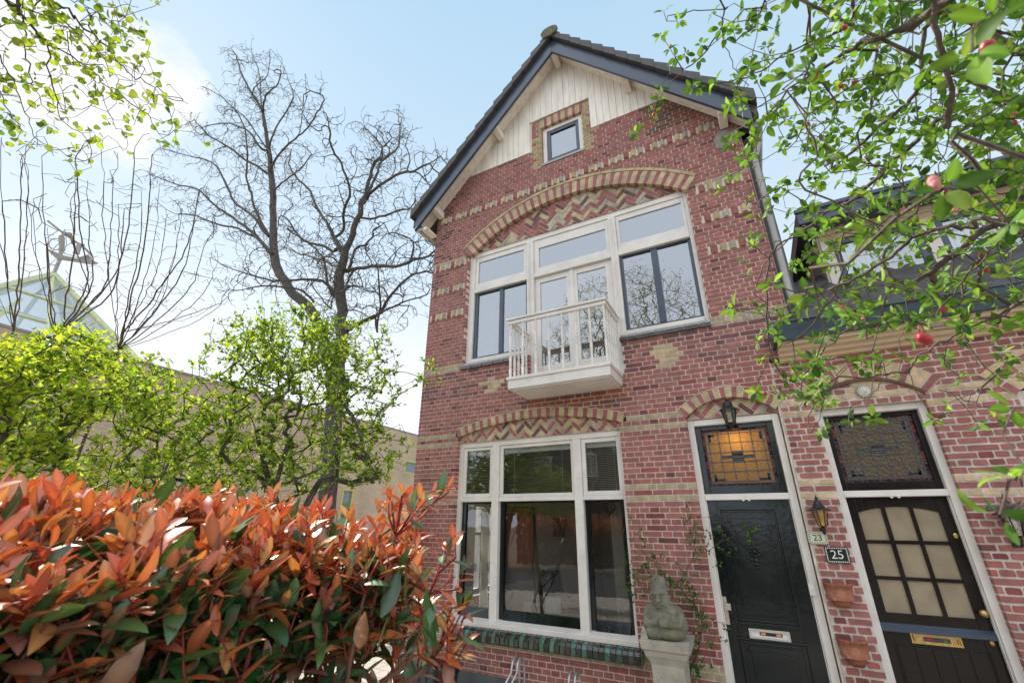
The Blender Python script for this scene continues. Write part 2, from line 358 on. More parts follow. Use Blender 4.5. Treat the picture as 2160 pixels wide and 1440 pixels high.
def col23(j, x, z, hd):
    if j in BANDS and not (j == 100 and -4.3 < x < .06 and False):
        if j in (66, 67) and -4.2 < x < -.1: pass
        elif j == 100 and -4.3 < x < -.02: pass
        else: return jit((.40,.32,.195), rng, .12)
    if j in dia and (abs(x+3.56) < dia[j] or abs(x+.74) < dia[j]): return jit(CREAM, rng, .1)
    if 8.55 < z < 9.86 and .42 < abs(x-XC) < .66:
        return jit(RED if abs(x-XC) > .55 and rng.random() < .6 else (.40,.30,.15), rng, .12)
    if z > 9.03: return jit(RED if rng.random() < .5 else CREAM, rng)
    r = rng.random(); c = RED
    if r < .06: c = (.19,.055,.055)
    elif r < .12: c = (.31,.085,.07)
    if 4.1 < z < 4.62 and (x > -1.5 or x < -2.9): c = (.19,.075,.075) if rng.random() < .5 else RED
    if 3.62 < z < 3.95 and -3 < x < -1.35: c = (.30,.10,.05) if rng.random() < .65 else (.2,.08,.07)
    if z > 8.3 and x > -.6: c = (.24,.085,.055) if rng.random() < .6 else (.13,.07,.05)
    elif z > 6.2 and x < -4.6 and rng.random() < .3: c = (.15,.065,.06)
    return jit(c, rng, .12, .05)
H = empty('brick_house', (XC, 0, 0), 'tall red brick house with a steep dark tiled gable, white balcony and arched windows', 'house')
w = MB(); bricks(w, free23, 141, CO, Z0B, col23, rng, joint=.0145)
# dog-tooth courses
def teeth(x0, n, zc, seq, pitch=.122):
    for i in range(n):
        c = seq[i % len(seq)]; x = x0+i*pitch; s_ = .052
        pts = [(x-s_*1.15,.01),(x-.006,-.045),(x+.006,-.045),(x+s_*1.15,.01)]
        cc = jit(c, rng, .12)
        n_ = len(pts); vs = [(a,b,zc-.063) for a,b in pts]+[(a,b,zc+.063) for a,b in pts]
        w.faces(vs, [(k, (k+1)%n_, (k+1)%n_+n_, k+n_) for k in range(n_)]+[tuple(range(n_-1,-1,-1)), tuple(range(n_,2*n_))], cc)
    w.box(x0-.08, x0+(n-1)*pitch+.08, -.004, .005, zc-.067, zc+.067, MORT)
teeth(-4.86, 44, Z0B+116*CO, [CREAM, GREYC, RED])
for zc in (Z0B+99*CO, Z0B+91*CO, Z0B+83*CO):
    teeth(-4.93, 6, zc, [RED, CREAM, GREYC]); teeth(.10, 5, zc, [RED, CREAM, GREYC])
wall = w.build('wall', M['brick'], H)
# arches
w = MB(); ring(w, *UA[:2], UA[2], 2.0, .25, [RED, CREAM], -.02, .28, rng, pitch=.078, hood=.055)
h_ = 2.0
herring(w, -4.2, -.1, 7.03, 7.66, .06, rng, W=.075, deco=True); w.build('window_arch', M['brick'], H)
w = MB(); ring(w, *LA[:2], LA[2], 1.37, .125, [RED, CREAM], -.014, .28, rng, pitch=.075, split=False, hood=.012, hcol=MORT, hy=-.018)
herring(w, -4.2, -1.49, 3.33, 3.62, .05, rng, W=.062); w.build('window_arch', M['brick'], H)
w = MB(); ring(w, *DA[:2], DA[2], .505, .13, [RED, CREAM], -.02, .28, rng, pitch=.068, split=False, hood=.012, hcol=MORT, hy=-.022)
herring(w, -.62, .43, 3.37, 3.62, .05, rng, W=.068, xc=-.1); w.build('door_arch', M['brick'], H)
w = MB(); ring(w, XC, 9.58, 9, .45, .22, [CREAM, RED], -.012, .2, rng, pitch=.075, split=False); w.build('lintel', M['brick'], H)
# side, back walls and plinth
SB = brickmat('side_brick', (.27,.07,.065), (.22,.06,.06), (.5,.42,.35), squash=.5)
s = MB(); 
for z0_, z1_, y0_, y1_ in ((0,7.95,.3,1.0),(0,.9,1.0,2.6),(2.5,7.95,1.0,2.6),(0,7.95,2.6,9.0)): s.box(XW0, XW0+.25, y0_, y1_, z0_, z1_)
s.box(.55, .78, .3, 9, 0, 8.0)
s.prism([(XW0,0),(XW1,0),(XW1,8.0),(XC,ZA-.1),(XW0,8.0)], 9.0, 9.25)
s.build('side_wall', SB, H)
s = MB(); s.box(XW0-.012, -.66, -.02, .02, 0, .27); s.build('plinth', M['cement'], H)
s = MB(); s.box(-1.0+.25, .46, -.45, .3, 0, .14); s.box(-.68,.46,-.3,.3,.14,.17); s.build('doorstep', M['cement'], H)
s = MB(); s.box(-5.055, -5.03, -.05, 0, .0, .9, ) ; s.build('corner_guard', M['orange'], H)
# vents in plinth
s = MB()
for i in range(7): s.box(-3.0, -2.72, -.028, -.02, .09+i*.02, .1+i*.02)
s.box(-3.02, -2.7, -.024, -.019, .07, .24); s.build('air_grate', mat('green_iron', (.02,.06,.05), .5), H)
# gable boards
s = MB(); x = XC-(ZA+.1-9.03)/SL
x = -4.35
while x < .3:
    x1 = min(x+.128, .3); a, b = x+.003, x1-.003
    zt = 0
    ba, bb = zl(a)+.25, zl(b)+.25
    zb = 9.85 if (-2.77 < (a+b)/2 < -1.47) else 9.03
    if ba > zb+.02 and bb > zb+.02:
        g = .86+rng.random()*.2
        yy = -.016+rng.uniform(-.003, .003)
        pts = [(a,zb),(b,zb),(b,bb),(a,ba)]
        if a < XC < b: pts = [(a,zb),(b,zb),(b,bb),(XC,ZA+.25),(a,ba)]
        s.prism(pts, yy, .02, (g,)*3)
    x = x1
s.prism([(-4.3,9.03),(-2.77,9.03),(-2.77,10.6),(-4.3,9.05)], .021, .05, (.5,)*3); s.prism([(-1.47,9.03),(-.1,9.03),(-1.47,10.6)], .021, .05, (.5,)*3); s.prism([(-2.77,9.85),(-1.47,9.85),(-1.47,10.6),(XC,ZA+.1),(-2.77,10.6)], .021, .05, (.5,)*3)
s.build('gable_boards', M['boards'], H)
# bargeboards
def rake(mb, side, dz0, dz1, y0, y1, xe, col=(1,1,1), cut=0):
    xi = XC; zi = ZA
    sl = SL if side < 0 else SR
    P = lambda x, dz: (x, zl(x)+dz)
    pts = [P(XC,dz0), P(xe,dz0), P(xe,dz1), P(XC,dz1)] if side > 0 else [P(xe,dz0), P(XC,dz0), P(XC,dz1), P(xe,dz1)]
    mb.prism(pts, y0, y1, col)
for sd, xe in ((-1, -5.33), (1, .93)):
    s = MB(); rake(s, sd, 0, .40, -.37, -.33, xe); rake(s, sd, .0, .035, -.385, -.37, xe); s.build('bargeboard', M['navy'], H)
s = MB()
rake(s, -1, .20, .23, -.33, 0, -5.3); rake(s, 1, .20, .23, -.33, 0, .9)
for k in range(1, 3):
    rake(s, -1, .192, .20, -.33+k*.11, -.33+k*.11+.008, -5.3); rake(s, 1, .192, .20, -.33+k*.11, -.33+k*.11+.008, .9)
s.box(-5.3, XW0, -.33, 0, 7.72, 7.78)
s.build('soffit', M['boards'], H)
for bx, bz in ((-4.93, 8.10), (-3.48, 9.62), (-2.11, 11.08), (-.775, 9.50), (.588, 7.92)):
    s = MB(); zt = zl(bx)+.18
    s.prismx([(-.33, zt-.16), (-.015, zt-.2), (-.015, zt-.03), (-.33, zt-.03)], bx-.06, bx+.06); s.build('bracket', M['boards'], H)
s = MB(); s.prism([(.42,7.55),(.55,7.5),(.72,7.56),(.77,7.72),(.70,7.86),(.50,7.88),(.40,7.75)], -.012, .01, (.34,.31,.28)); s.build('mortar_patch', M['brick'], H)
# roof slabs with stepped tile courses
for sd, xe in ((-1, -5.42), (1, 1.02)):
    s = MB(); rake(s, sd, .23, .40, -.329, 9.2, xe)
    L_ = abs(xe-XC); n = 15; dx = L_/n; sl = SL if sd < 0 else SR
    for i in range(n):
        xa = XC+sd*dx*i; xb = XC+sd*dx*(i+1.12)
        za = zl(xa)+.415; zb = zl(xb)+.46
        p = [(xa,za),(xb,zb),(xb,zb+.05),(xa,za+.055)]
        if sd < 0: p = [p[1],p[0],p[3],p[2]]
        s.prism([(q_[0],q_[1]+.05) for q_ in p], -.30, 9.3)
        # verge tile with its downturned flap
        e = .012
        xb2 = XC+sd*dx*(i+1.04); zb2 = zl(xb2)+.50
        p = [(xa+sd*e,za-.02),(xb2,zb2-.07),(xb2,zb2+.135),(xa+sd*e,za+.14)]
        if sd < 0: p = [p[1],p[0],p[3],p[2]]
        s.prism(p, -.455-.006*(i%2), -.30)
    s.build('roof', M['tile'], H)
s = MB()
s.prism([(XC+.19*math.cos(a), ZA+.50+.14*math.sin(a)) for a in [2*math.pi*k/20 for k in range(20)]], -.50, -.46)
for k in range(24): s.prism([(XC+.15*math.cos(a), ZA+.53+.12*math.sin(a)) for a in [math.pi*(-.1+1.2*q/10) for q in range(11)]], -.46+k*.4, -.46+k*.4+.39+.0)
s.build('ridge_cap', mat('mossy_tile', (.13,.115,.075), .85, var=.4, vscale=18, bump=.7, bscale=60, stain=(.3,.26,.1), sscale=10, samt=.7), H)
# gutters
def gutter(x, z, y0, y1, name='gutter', parent=H, r=.075):
    s = MB(); n = 8; prof = [(x+r*math.cos(math.pi+math.pi*k/n), z+r*math.sin(math.pi+math.pi*k/n)) for k in range(n+1)]
    prof2 = [(x+(r-.008)*math.cos(math.pi+math.pi*k/n), z+(r-.008)*math.sin(math.pi+math.pi*k/n)) for k in range(n+1)]
    s.prism(prof+prof2[::-1], y0, y1); s.prism(prof, y0-.004, y0+.01); return s.build(name, M['zinc'], parent)
gutter(-5.22, 7.78, -.34, 9); gutter(.98, 7.62, -.2, 9, r=.09)
s = MB(); s.tube([(.98,-.1,7.55),(.98,-.1,7.40),(.95,-.09,7.3),(.88,-.08,7.12),(.86,-.075,7.0),(.845,-.07,4.9),(.85,-.07,4.75),(.93,-.07,4.6)], .042, sides=12)
for z in (5.6, 6.9): s.tube([(.85,-.07,z),(.85,-.07,z+.03)], .05, sides=12)
s.build('downpipe', M['zinc'], H, True)
s = MB(); s.box(.785, .93, .05, .5, 4.6, 7.6); s.build('flashing', mat('lead_flashing', (.09,.085,.08), .5, metal=.2), H)
# ---------------------------------------------------------------- upper window
def winpart(name, parent, mt, fn, smooth=False, label=None):
    s = MB(); fn(s); o = s.build(name, mt, parent, smooth)
    if label: o['label'] = label
    return o
UW = MB(); Y0 = .08; Y1 = .16
UW.box(-4.185,-4.065,Y0,Y1+.04,4.70,7.03); UW.box(-.185,-.125,Y0,Y1+.04,4.70,7.03)
UW.box(-4.065,-.185,Y0+.002,Y1+.04,6.94,7.03)
UW.box(-2.945,-2.81,Y0-.012,Y1+.04,4.12,6.94); UW.box(-1.405,-1.285,Y0-.012,Y1+.04,4.12,6.94)
for a,b in ((-4.065,-2.945),(-2.81,-1.405),(-1.285,-.185)): UW.box(a,b,Y0-.006,Y1+.04,6.155,6.235)
UW.box(-4.065,-2.945,Y0-.02,Y1+.04,4.70,4.80); UW.box(-1.285,-.185,Y0-.02,Y1+.04,4.70,4.80)
UW.box(-2.81,-1.405,Y0,Y1+.04,4.1,4.16)
for a in (-2.905,-2.875,-1.37,-1.335): UW.box(a,a+.012,Y0-.022,Y0-.012,4.12,6.92)
upw = UW.build('window_frame', M['white'], H); upw['label'] = 'cream frame of the big upper window'
def sash(par, x0,x1,z0,z1,w_,gx0,gx1,gz0,gz1,y,mt,gm,name='sash', t=.045):
    s = MB(); s.box(x0,gx0,y,y+t,z0,z1); s.box(gx1,x1,y,y+t,z0,z1); s.box(gx0,gx1,y+.002,y+t,z0,gz0); s.box(gx0,gx1,y+.002,y+t,gz1,z1)
    o = s.build(name, mt, par); g = MB(); g.poly([(gx0,y+.025,gz0),(gx1,y+.025,gz0),(gx1,y+.025,gz1),(gx0,y+.025,gz1)]); g.build('pane', gm, par); return o
sash(upw,-4.062,-2.948,6.238,6.937,0,-4.0,-3.018,6.35,6.835,.10,M['white'],M['pane_sky'])
sash(upw,-2.807,-1.408,6.238,6.937,0,-2.712,-1.472,6.34,6.762,.10,M['white'],M['pane_sky'])
sash(upw,-1.282,-.188,6.238,6.937,0,-1.23,-.232,6.375,6.84,.10,M['white'],M['pane_sky'])
def dsash(par, x0,x1,z0,z1,gl,y,w_=.05):
    s = MB(); s.box(x0,gl[0][0],y,y+.05,z0,z1); s.box(gl[-1][1],x1,y,y+.05,z0,z1)
    for a,b in zip(gl[:-1], gl[1:]): s.box(a[1],b[0],y-.004,y+.05,z0+w_,z1-.03)
    s.box(gl[0][0],gl[-1][1],y+.002,y+.05,z0,z0+w_); s.box(gl[0][0],gl[-1][1],y+.002,y+.05,z1-.03,z1)
    s.build('sash', M['navy'], par)
    for a,b in gl:
        g = MB(); g.poly([(a,y+.03,z0+w_),(b,y+.03,z0+w_),(b,y+.03,z1-.03),(a,y+.03,z1-.03)]); g.build('pane', M['pane_sky'], par)
dsash(upw,-4.062,-2.948,4.802,6.153,[(-4.0,-3.53),(-3.455,-2.99)],.125)
dsash(upw,-1.282,-.188,4.802,6.153,[(-1.235,-.79),(-.69,-.235)],.125)
# french doors
def fdoor(x0,x1,g0,g1):
    s = MB(); y = .13; s.box(x0,g0,y,y+.05,4.18,6.15); s.box(g1,x1,y,y+.05,4.18,6.15); s.box(g0,g1,y+.002,y+.05,4.18,4.485); s.box(g0,g1,y+.002,y+.05,6.045,6.15)
    s.box(g0+.05,g1-.05,y-.006,y+.002,4.24,4.43); o = s.build('balcony_door', M['white'], H)
    g = MB(); g.poly([(g0,y+.025,4.485),(g1,y+.025,4.485),(g1,y+.025,6.045),(g0,y+.025,6.045)]); g.build('pane', M['pane_door'], o)
fdoor(-2.807,-2.13,-2.712,-2.215); fdoor(-2.105,-1.408,-2.028,-1.53)
s = MB(); s.box(-2.15,-2.085,.11,.13,4.18,6.15); s.build('door_cover_strip', M['white'], H)
for a,b in ((-4.2,-2.95),(-1.37,-.115)):
    x = a; s = MB()
    while x < b-.02: s.box(x, min(x+.215,b)-.005, -.045, .1, 4.60, 4.655, jit((.045,.03,.03), rng, .2)); x += .22
    s.box(a,b,.0,.12,4.655,4.71,(.35,.33,.3)); s.build('window_sill', M['glaze'], H)
# small attic window
s = MB(); frame(s,-2.55,-1.705,8.60,9.57,.085,.05,.13); sw = s.build('attic_window', M['white'], H)
s = MB(); frame(s,-2.463,-1.792,8.688,9.482,.07,.07,.12); s.build('sash', M['navy'], sw)
s = MB(); s.poly([(-2.392,.1,8.76),(-1.863,.1,8.76),(-1.863,.1,9.41),(-2.392,.1,9.41)]); s.build('pane', M['pane_sky'], sw)
s = MB(); s.box(-2.58,-1.68,-.02,.1,8.555,8.602); s.build('window_sill', M['zinc'], H)
# ---------------------------------------------------------------- lower window
LW = MB()
LW.box(-4.205,-4.135,Y0,.22,.80,3.33); LW.box(-1.545,-1.485,Y0,.22,.80,3.33); LW.box(-4.135,-1.545,Y0+.002,.22,3.25,3.33)
LW.box(-3.565,-3.445,Y0-.014,.22,.86,3.25); LW.box(-2.225,-2.105,Y0-.014,.22,.86,3.25)
for a,b in ((-4.135,-3.565),(-3.445,-2.225),(-2.105,-1.545)): LW.box(a,b,Y0-.004,.2,2.415,2.47)
LW.prismx([(.0,.79),(.22,.79),(.22,.9),(.12,.88),(.0,.85)], -4.205, -1.485)
lw = LW.build('window_frame', M['white'], H); lw['label'] = 'cream frame of the ground floor window'
sash(lw,-4.132,-3.568,2.472,3.248,0,-4.07,-3.625,2.535,3.20,.10,M['white'],M['pane_low'])
sash(lw,-3.442,-2.228,2.472,3.248,0,-3.39,-2.268,2.52,3.20,.10,M['white'],M['pane_low'])
sash(lw,-2.102,-1.548,2.472,3.248,0,-2.045,-1.59,2.53,3.19,.10,M['white'],M['pane_low'])
for a,b,ga,gb in ((-4.132,-3.568,-4.06,-3.575),(-3.442,-2.228,-3.375,-2.25),(-2.102,-1.548,-2.04,-1.60)):
    s = MB(); y=.14; s.box(a,ga,y,y+.05,.86,2.414); s.box(gb,b,y,y+.05,.86,2.414); s.box(ga,gb,y+.002,y+.05,2.385,2.414)
    s.prismx([(y-.02,.88),(y+.05,.88),(y+.05,1.0),(y+.01,1.0)], ga, gb); s.build('sash', M['navy'] if False else M['dark'], lw)
    g = MB(); g.poly([(ga,y+.03,1.0),(gb,y+.03,1.0),(gb,y+.03,2.39),(ga,y+.03,2.39)]); g.build('pane', M['pane_low'], lw)
# venetian blinds
for a,b,op in ((-4.08,-3.61,.5),(-3.40,-2.26,.35),(-2.06,-1.58,.9)):
    s = MB(); s.box(a,b,.17,.21,3.13,3.22,(.9,.88,.84))
    z = 3.12
    while z > 2.5:
        s.prismx([(.172,z-.004),(.205,z+.006),(.205,z+.008),(.172,z-.002)], a+.01, b-.01, (.72*op+.1,.68*op+.1,.55*op+.08)); z -= .024
    for q in (.15,.85): s.box(a+(b-a)*q,a+(b-a)*q+.004,.168,.171,2.5,3.13,(.8,.78,.7))
    s.build('blind', M['attr'], lw)
# glazed sill
s = MB(); x = -4.19; i = 0
while x < -1.45:
    x1 = min(x+.070, -1.44); c = [(.012,.009,.008),(.03,.05,.03),(.04,.12,.07)][(0,1,0,2,0,2)[i % 6]]
    c = jit(c, rng, .35)
    s.prismx([(-.12,.655),(-.11,.64),(.1,.64),(.1,.80),(-.05,.785),(-.095,.765),(-.118,.73)], x+.003, x1-.003, c); x = x1; i += 1
s.prismx([(-.10,.65),(.1,.65),(.1,.79),(-.05,.775),(-.085,.75)], -4.185, -1.445, (.3,.27,.22))
s.build('glazed_sill', M['glaze'], H)
# ---------------------------------------------------------------- balcony
bal = MB(); bx0, bx1, by = -2.94, -1.40, -.6
bal.box(bx0,bx1,by,0,3.925,4.06); bal.box(bx0+.03,bx1-.03,by+.03,0,3.905,3.925)
bal.box(bx0-.02,bx1+.02,by-.02,.08,4.06,4.105)
bal.box(bx0-.005,bx1+.005,by-.005,0,4.052,4.06,(.3,)*3)
balc = bal.build('balcony', M['white'], H)
s = MB()
for (x0,x1,y0,y1) in ((bx0-.03,bx1+.03,by-.03,by+.06),(bx0-.03,bx0+.05,by+.06,.08),(bx1-.05,bx1+.03,by+.06,.08)):
    s.box(x0,x1,y0,y1,5.03,5.065)
for (x0,x1,y0,y1) in ((bx0-.012,bx1+.012,by-.012,by+.045),(bx0-.012,bx0+.04,by+.045,.08),(bx1-.04,bx1+.012,by+.045,.08)):
    s.box(x0,x1,y0,y1,4.965,5.022)
s.build('handrail', M['white'], balc)
prof = [(.021,0),(.021,.13),(.014,.14),(.024,.155),(.014,.17),(.02,.2),(.023,.30),(.014,.39),(.024,.405),(.014,.42),(.014,.44),(.024,.455),(.014,.47),(.022,.56),(.018,.66),(.014,.70),(.024,.715),(.014,.73),(.021,.745),(.021,.862)]
bpos = [(bx0+.03+(bx1-bx0-.06)*i/7, by+.02) for i in range(8)]+[(x, by+.02+.135*k) for x in (bx0+.03,bx1-.03) for k in range(1,5)]
first = None
for x,y in bpos:
    if first is None:
        s = MB(); s.lathe((0,0,0), prof, 8); me_o = s.build('baluster', M['white'], None, True); first = me_o; o = me_o
    else: o = first.copy(); C.objects.link(o)
    o.parent = balc; pw = parent_world(balc); o.location = (x-pw[0], y-pw[1], 4.103-pw[2])
# ---------------------------------------------------------------- doors
def door_frame(x0, x1, ztop, zbar0, zbar1, parent, w_=.075):
    s = MB(); s.box(x0,x0+w_,Y0-.01,.24,.17,ztop); s.box(x1-w_,x1,Y0-.01,.24,.17,ztop); s.box(x0+w_,x1-w_,Y0-.008,.24,ztop-w_,ztop)
    s.box(x0+w_,x1-w_,Y0-.015,.24,zbar0,zbar1)
    xm = (x0+x1)/2
    for q in (-.03,.03): s.prism([(xm+q-.02,zbar0),(xm+q,zbar0-.02),(xm+q+.02,zbar0)], Y0-.014, Y0+.02)
    for xx in (x0+w_,x1-w_-.012): s.box(xx,xx+.012,Y0+.02,.15,.17,zbar0)
    return s.build('door_frame', M['white'], parent)
def leaded(mb, x0,x1,z0,z1,y, rng, AMB=(.42,.23,.07)):
    """leaded glass: came grid + coloured pieces; returns pane builder data"""
    G = MB(); L_ = MB(); w_, h_ = x1-x0, z1-z0
    bx = [x0, x0+.035, x0+.07]; 
    cols = [x0+.07+(w_-.14)*i/5 for i in range(6)]; rows = [z0+.05+(h_-.10)*i/5 for i in range(6)]
    r_ = .0035
    def ca(a,b): L_.box(min(a[0],b[0])-r_, max(a[0],b[0])+r_, y-.008, y+.006, min(a[1],b[1])-r_, max(a[1],b[1])+r_)
    for c in cols+[x0+.035,x1-.035]: ca((c,z0),(c,z1))
    for r in rows+[z0+.025,z1-.025]: ca((x0,r),(x1,r))
    xm = (cols[2]+cols[3])/2; 
    zc = (rows[2]+rows[3])/2
    RD=(.12,.012,.008); GRN=(.06,.13,.05); PUR=(.06,.015,.03); BL=(.03,.04,.06)
    y2 = y-.0015
    G.poly([(x0,y,z0),(x1,y,z0),(x1,y,z1),(x0,y,z1)], AMB)
    def pc(a,b,c,d,col): G.poly([(a,y2,c),(b,y2,c),(b,y2,d),(a,y2,d)], col)
    for a,b in ((x0,x0+.035),(x1-.035,x1)):
        for i in range(7):
            za = z0+h_*i/7; pc(a,b,za,za+h_/7, [RD,PUR,(.3,.05,.02)][i%3])
    for i in range(8):
        xa = x0+.035+(w_-.07)*i/8; pc(xa,xa+(w_-.07)/8,z1-.025,z1,[RD,(.35,.09,.02),PUR][i%3]); pc(xa,xa+(w_-.07)/8,z0,z0+.025,[PUR,RD][i%2])
    for (a,b,c,d) in ((cols[0],cols[1]*.6+cols[0]*.4,rows[5]-.03,rows[5]),(cols[0],cols[0]+.03,rows[4]+.02,rows[5]),(cols[5]-.03,cols[5],rows[4]+.02,rows[5]),(cols[0],cols[0]+.03,rows[0],rows[0]+.08),(cols[0],cols[1],rows[0],rows[0]+.03),(cols[4],cols[5],rows[0],rows[0]+.03),(cols[5]-.03,cols[5],rows[0],rows[0]+.08)): pc(a,b,c,d,BL)
    for k,(dz,col) in enumerate(((-.05,GRN),(-.02,PUR),(.01,AMB),(.03,PUR),(.058,GRN))): pc(cols[2],cols[3],zc+dz-.012,zc+dz+.012,col); ca((cols[2],zc+dz-.014),(cols[3],zc+dz-.014))
    pc(cols[1],cols[2],zc-.012,zc+.012,GRN); pc(cols[3],cols[4],zc-.012,zc+.012,GRN)
    ca((cols[1],zc-.014),(cols[4],zc-.014)); ca((cols[1],zc+.014),(cols[4],zc+.014))
    return G, L_
def stainedmat(name, emit=0):
    m, nt, out = newmat(name); L = nt.links
    a = nd(nt,'ShaderNodeAttribute', attribute_name='Col'); tc = nd(nt,'ShaderNodeTexCoord')
    v = nd(nt,'ShaderNodeTexVoronoi', Scale=42.0); v.feature='SMOOTH_F1'; L.new(tc.outputs['Object'], v.inputs['Vector'])
    n = nd(nt,'ShaderNodeTexNoise', Scale=30.0, Detail=3.0); L.new(tc.outputs['Object'], n.inputs['Vector'])
    b = nd(nt,'ShaderNodeBump', Strength=.9, Distance=.012); L.new(v.outputs['Distance'], b.inputs['Height'])
    p = nd(nt,'ShaderNodeBsdfPrincipled', Roughness=.12); L.new(a.outputs['Color'], p.inputs['Base Color']); L.new(b.outputs[0], p.inputs['Normal']); p.inputs['Specular IOR Level'].default_value=.7
    t = nd(nt,'ShaderNodeBsdfTranslucent'); L.new(a.outputs['Color'], t.inputs['Color']); L.new(b.outputs[0], t.inputs['Normal'])
    ms = nd(nt,'ShaderNodeMixShader'); ms.inputs[0].default_value=.5; L.new(p.outputs[0], ms.inputs[1]); L.new(t.outputs[0], ms.inputs[2])
    L.new(ms.outputs[0], out.inputs[0]); return m
M['stained'] = stainedmat('cathedral_glass')
# --- black door of number 23
door_frame(-.62, .42, 3.365, 2.385, 2.455, H)
s = MB(); frame(s,-.54,.34,2.455,3.292,.062,.14,.2,wb=.097,wt=.060); fl = s.build('fanlight', M['dark'], H)
G, Lc = leaded(None,-.476,.276,2.555,3.23,.165,rng); G.build('pane', M['stained'], fl); Lc.build('lead_came', M['lead'], fl)
s = MB(); s.box(-.538,-.43,.16,.21,.19,2.384); s.box(.195,.338,.16,.21,.19,2.384); s.box(-.43,.195,.161,.21,2.30,2.384); s.box(-.43,.195,.161,.21,.19,1.11); s.box(-.43,.195,.195,.21,1.11,2.30)
frame(s,-.435,.20,1.105,2.305,.03,.122,.16); frame(s,-.405,.17,1.135,2.275,.022,.145,.195); s.box(-.345,.11,.178,.195,1.195,2.215); 
frame(s,-.32,.085,1.22,2.19,.010,.168,.178)
s.box(-.45,.215,.125,.16,.965,.985); frame(s,-.42,.185,.30,.955,.03,.14,.16); s.prism([(-.37,.86),(.13,.86),(.09,.91),(-.33,.91)][:], .145,.16); s.box(-.33,.09,.15,.16,.36,.86)
d23 = s.build('front_door', M['dark'], H); d23['label'] = 'glossy black door of number 23 with a carved panel'
s = MB()
for k in range(8):
    a = k*math.pi/4; s.ball((-.115+.045*math.cos(a),.172,1.83+.05*math.sin(a)), .022, 8, 5, sc=(1,.5,1))
s.ball((-.115,.17,1.83), .03, 10, 6, sc=(1,.7,1)); s.tube([(-.115+.03*math.cos(a),.155,1.83+.038*math.sin(a)) for a in [2*math.pi*k/16 for k in range(17)]], .006, sides=6)
for z,r in ((1.91,.016),(1.74,.02),(1.70,.016),(1.665,.011)): s.ball((-.115,.172,z), r*1.2, 8, 5, sc=(1.2,.5,1))
s.build('rosette', M['dark'], d23, True)
s = MB(); s.box(-.548,-.492,.145,.16,1.09,1.36); s.ball((-.52,.146,1.16), .012, 8, 5, col=(1,1,1)); s.box(-.515,-.455,.10,.118,1.235,1.30); s.box(-.53,-.512,.105,.15,1.255,1.28); s.build('handle', mat('brushed_nickel',(.62,.55,.45),.35,metal=.7,bump=.05), d23)
s = MB(); frame(s,-.315,.07,.985,1.075,.02,.14,.16,(.62,.55,.46)); s.box(-.295,.05,.15,.16,1.005,1.055,(.75,.72,.68)); s.box(-.27,.03,.143,.15,1.002,1.012,(.8,.78,.75))
s.box(-.215,.0,.147,.15,1.018,1.048,(.02,.018,.02)); s.box(-.205,-.155,.145,.147,1.022,1.044,(.75,.16,.03)); s.box(-.06,-.01,.145,.147,1.022,1.044,(.75,.16,.03))
s.build('letter_plate', M['attr'], d23)
def text(name, body, size, loc, mt, parent, ext=.002, sx=1.0, align='CENTER'):
    cu = bpy.data.curves.new(name, 'FONT'); cu.body = body; cu.size = size; cu.extrude = ext; cu.align_x = align; cu.align_y = 'CENTER'; cu.resolution_u = 3
    ob = bpy.data.objects.new(name, cu); C.objects.link(ob); dg = bpy.context.evaluated_depsgraph_get(); dg.update()
    me = bpy.data.meshes.new_from_object(ob.evaluated_get(dg)); bpy.data.objects.remove(ob)
    me.transform(Matrix.Rotation(math.pi/2, 4, 'X') @ Matrix.Diagonal((sx,1,1,1))); me.materials.clear(); me.materials.append(mt)
    o = bpy.data.objects.new(name, me); C.objects.link(o); pw = parent_world(parent); o.parent = parent; o.location = (loc[0]-pw[0], loc[1]-pw[1], loc[2]-pw[2]); return o
M['orange_ink'] = mat('orange_print',(.7,.13,.02),.5,bump=0); M['green_ink'] = mat('green_print',(.02,.09,.03),.4,bump=0); M['white_ink'] = mat('white_print',(.75,.73,.66),.4,bump=0)
# ================================================================ TERRACED HOUSE (right, number 25)
rng = random.Random(21)
T = empty('terraced_house', (2.2, 0, 0), 'low brick terraced house with cream cornice, dormers and a brown nine-pane door', 'house')
RED2 = (.345,.125,.105); CR2 = (.58,.42,.24); MORT2 = (.60,.51,.43)
def free25(z):
    iv = [(.452, 6.0, False, False)] if z < 3.99 else []
    if z < 3.36: iv = sub(iv, .785, 1.785)
    if .9 < z < 3.37: iv = sub(iv, 2.46, 3.66)
    if 3.37 <= z < 3.62:
        h = arch_half(1.285, 3.66, .78, z)
        h = arch_half(3.06, 3.58, .95, z)
        if h > 0: iv = sub(iv, 3.06-h, 3.06+h)
    return iv
def col25(j, x, z, hd):
    if j in (49, 47, 36, 34, 9, 8): return jit(CR2, rng, .15)
    if 49 < j < 53 and abs(x-1.285) < .5: return jit(CR2 if rng.random() < .4 else RED2, rng, .12)
    r = rng.random()
    return jit((.22,.06,.06) if r < .08 else ((.36,.11,.09) if r < .16 else RED2), rng, .12)
s = MB(); bricks(s, free25, 58, CO, Z0B, col25, rng, joint=.018, rough=.003, rounded=True, mcol=MORT2, mort=.004, hp=.118)
s.build('wall', M['brick'], T)
s = MB(); ring(s, 1.285, 3.66, .72, .53, .20, [CR2, CR2, RED2], -.012, .2, rng, pitch=.075, joint=.014, split=False, mcol=MORT2); s.build('door_arch', M['brick'], T)
s = MB(); 
n = 14; pts = []
for k in range(n+1):
    a = -.8+1.6*k/n; pts.append((1.285+.70*math.sin(a), 3.66-.72+.70*math.cos(a)))
for p, q in zip(pts[:-1], pts[1:]): s.prism([(p[0],p[1]-.02),(q[0],q[1]-.02),(q[0],q[1]+.012),(p[0],p[1]+.012)], -.03, .05)
s.build('arch_strip', mat('weathered_wood',(.13,.06,.035),.7), T)
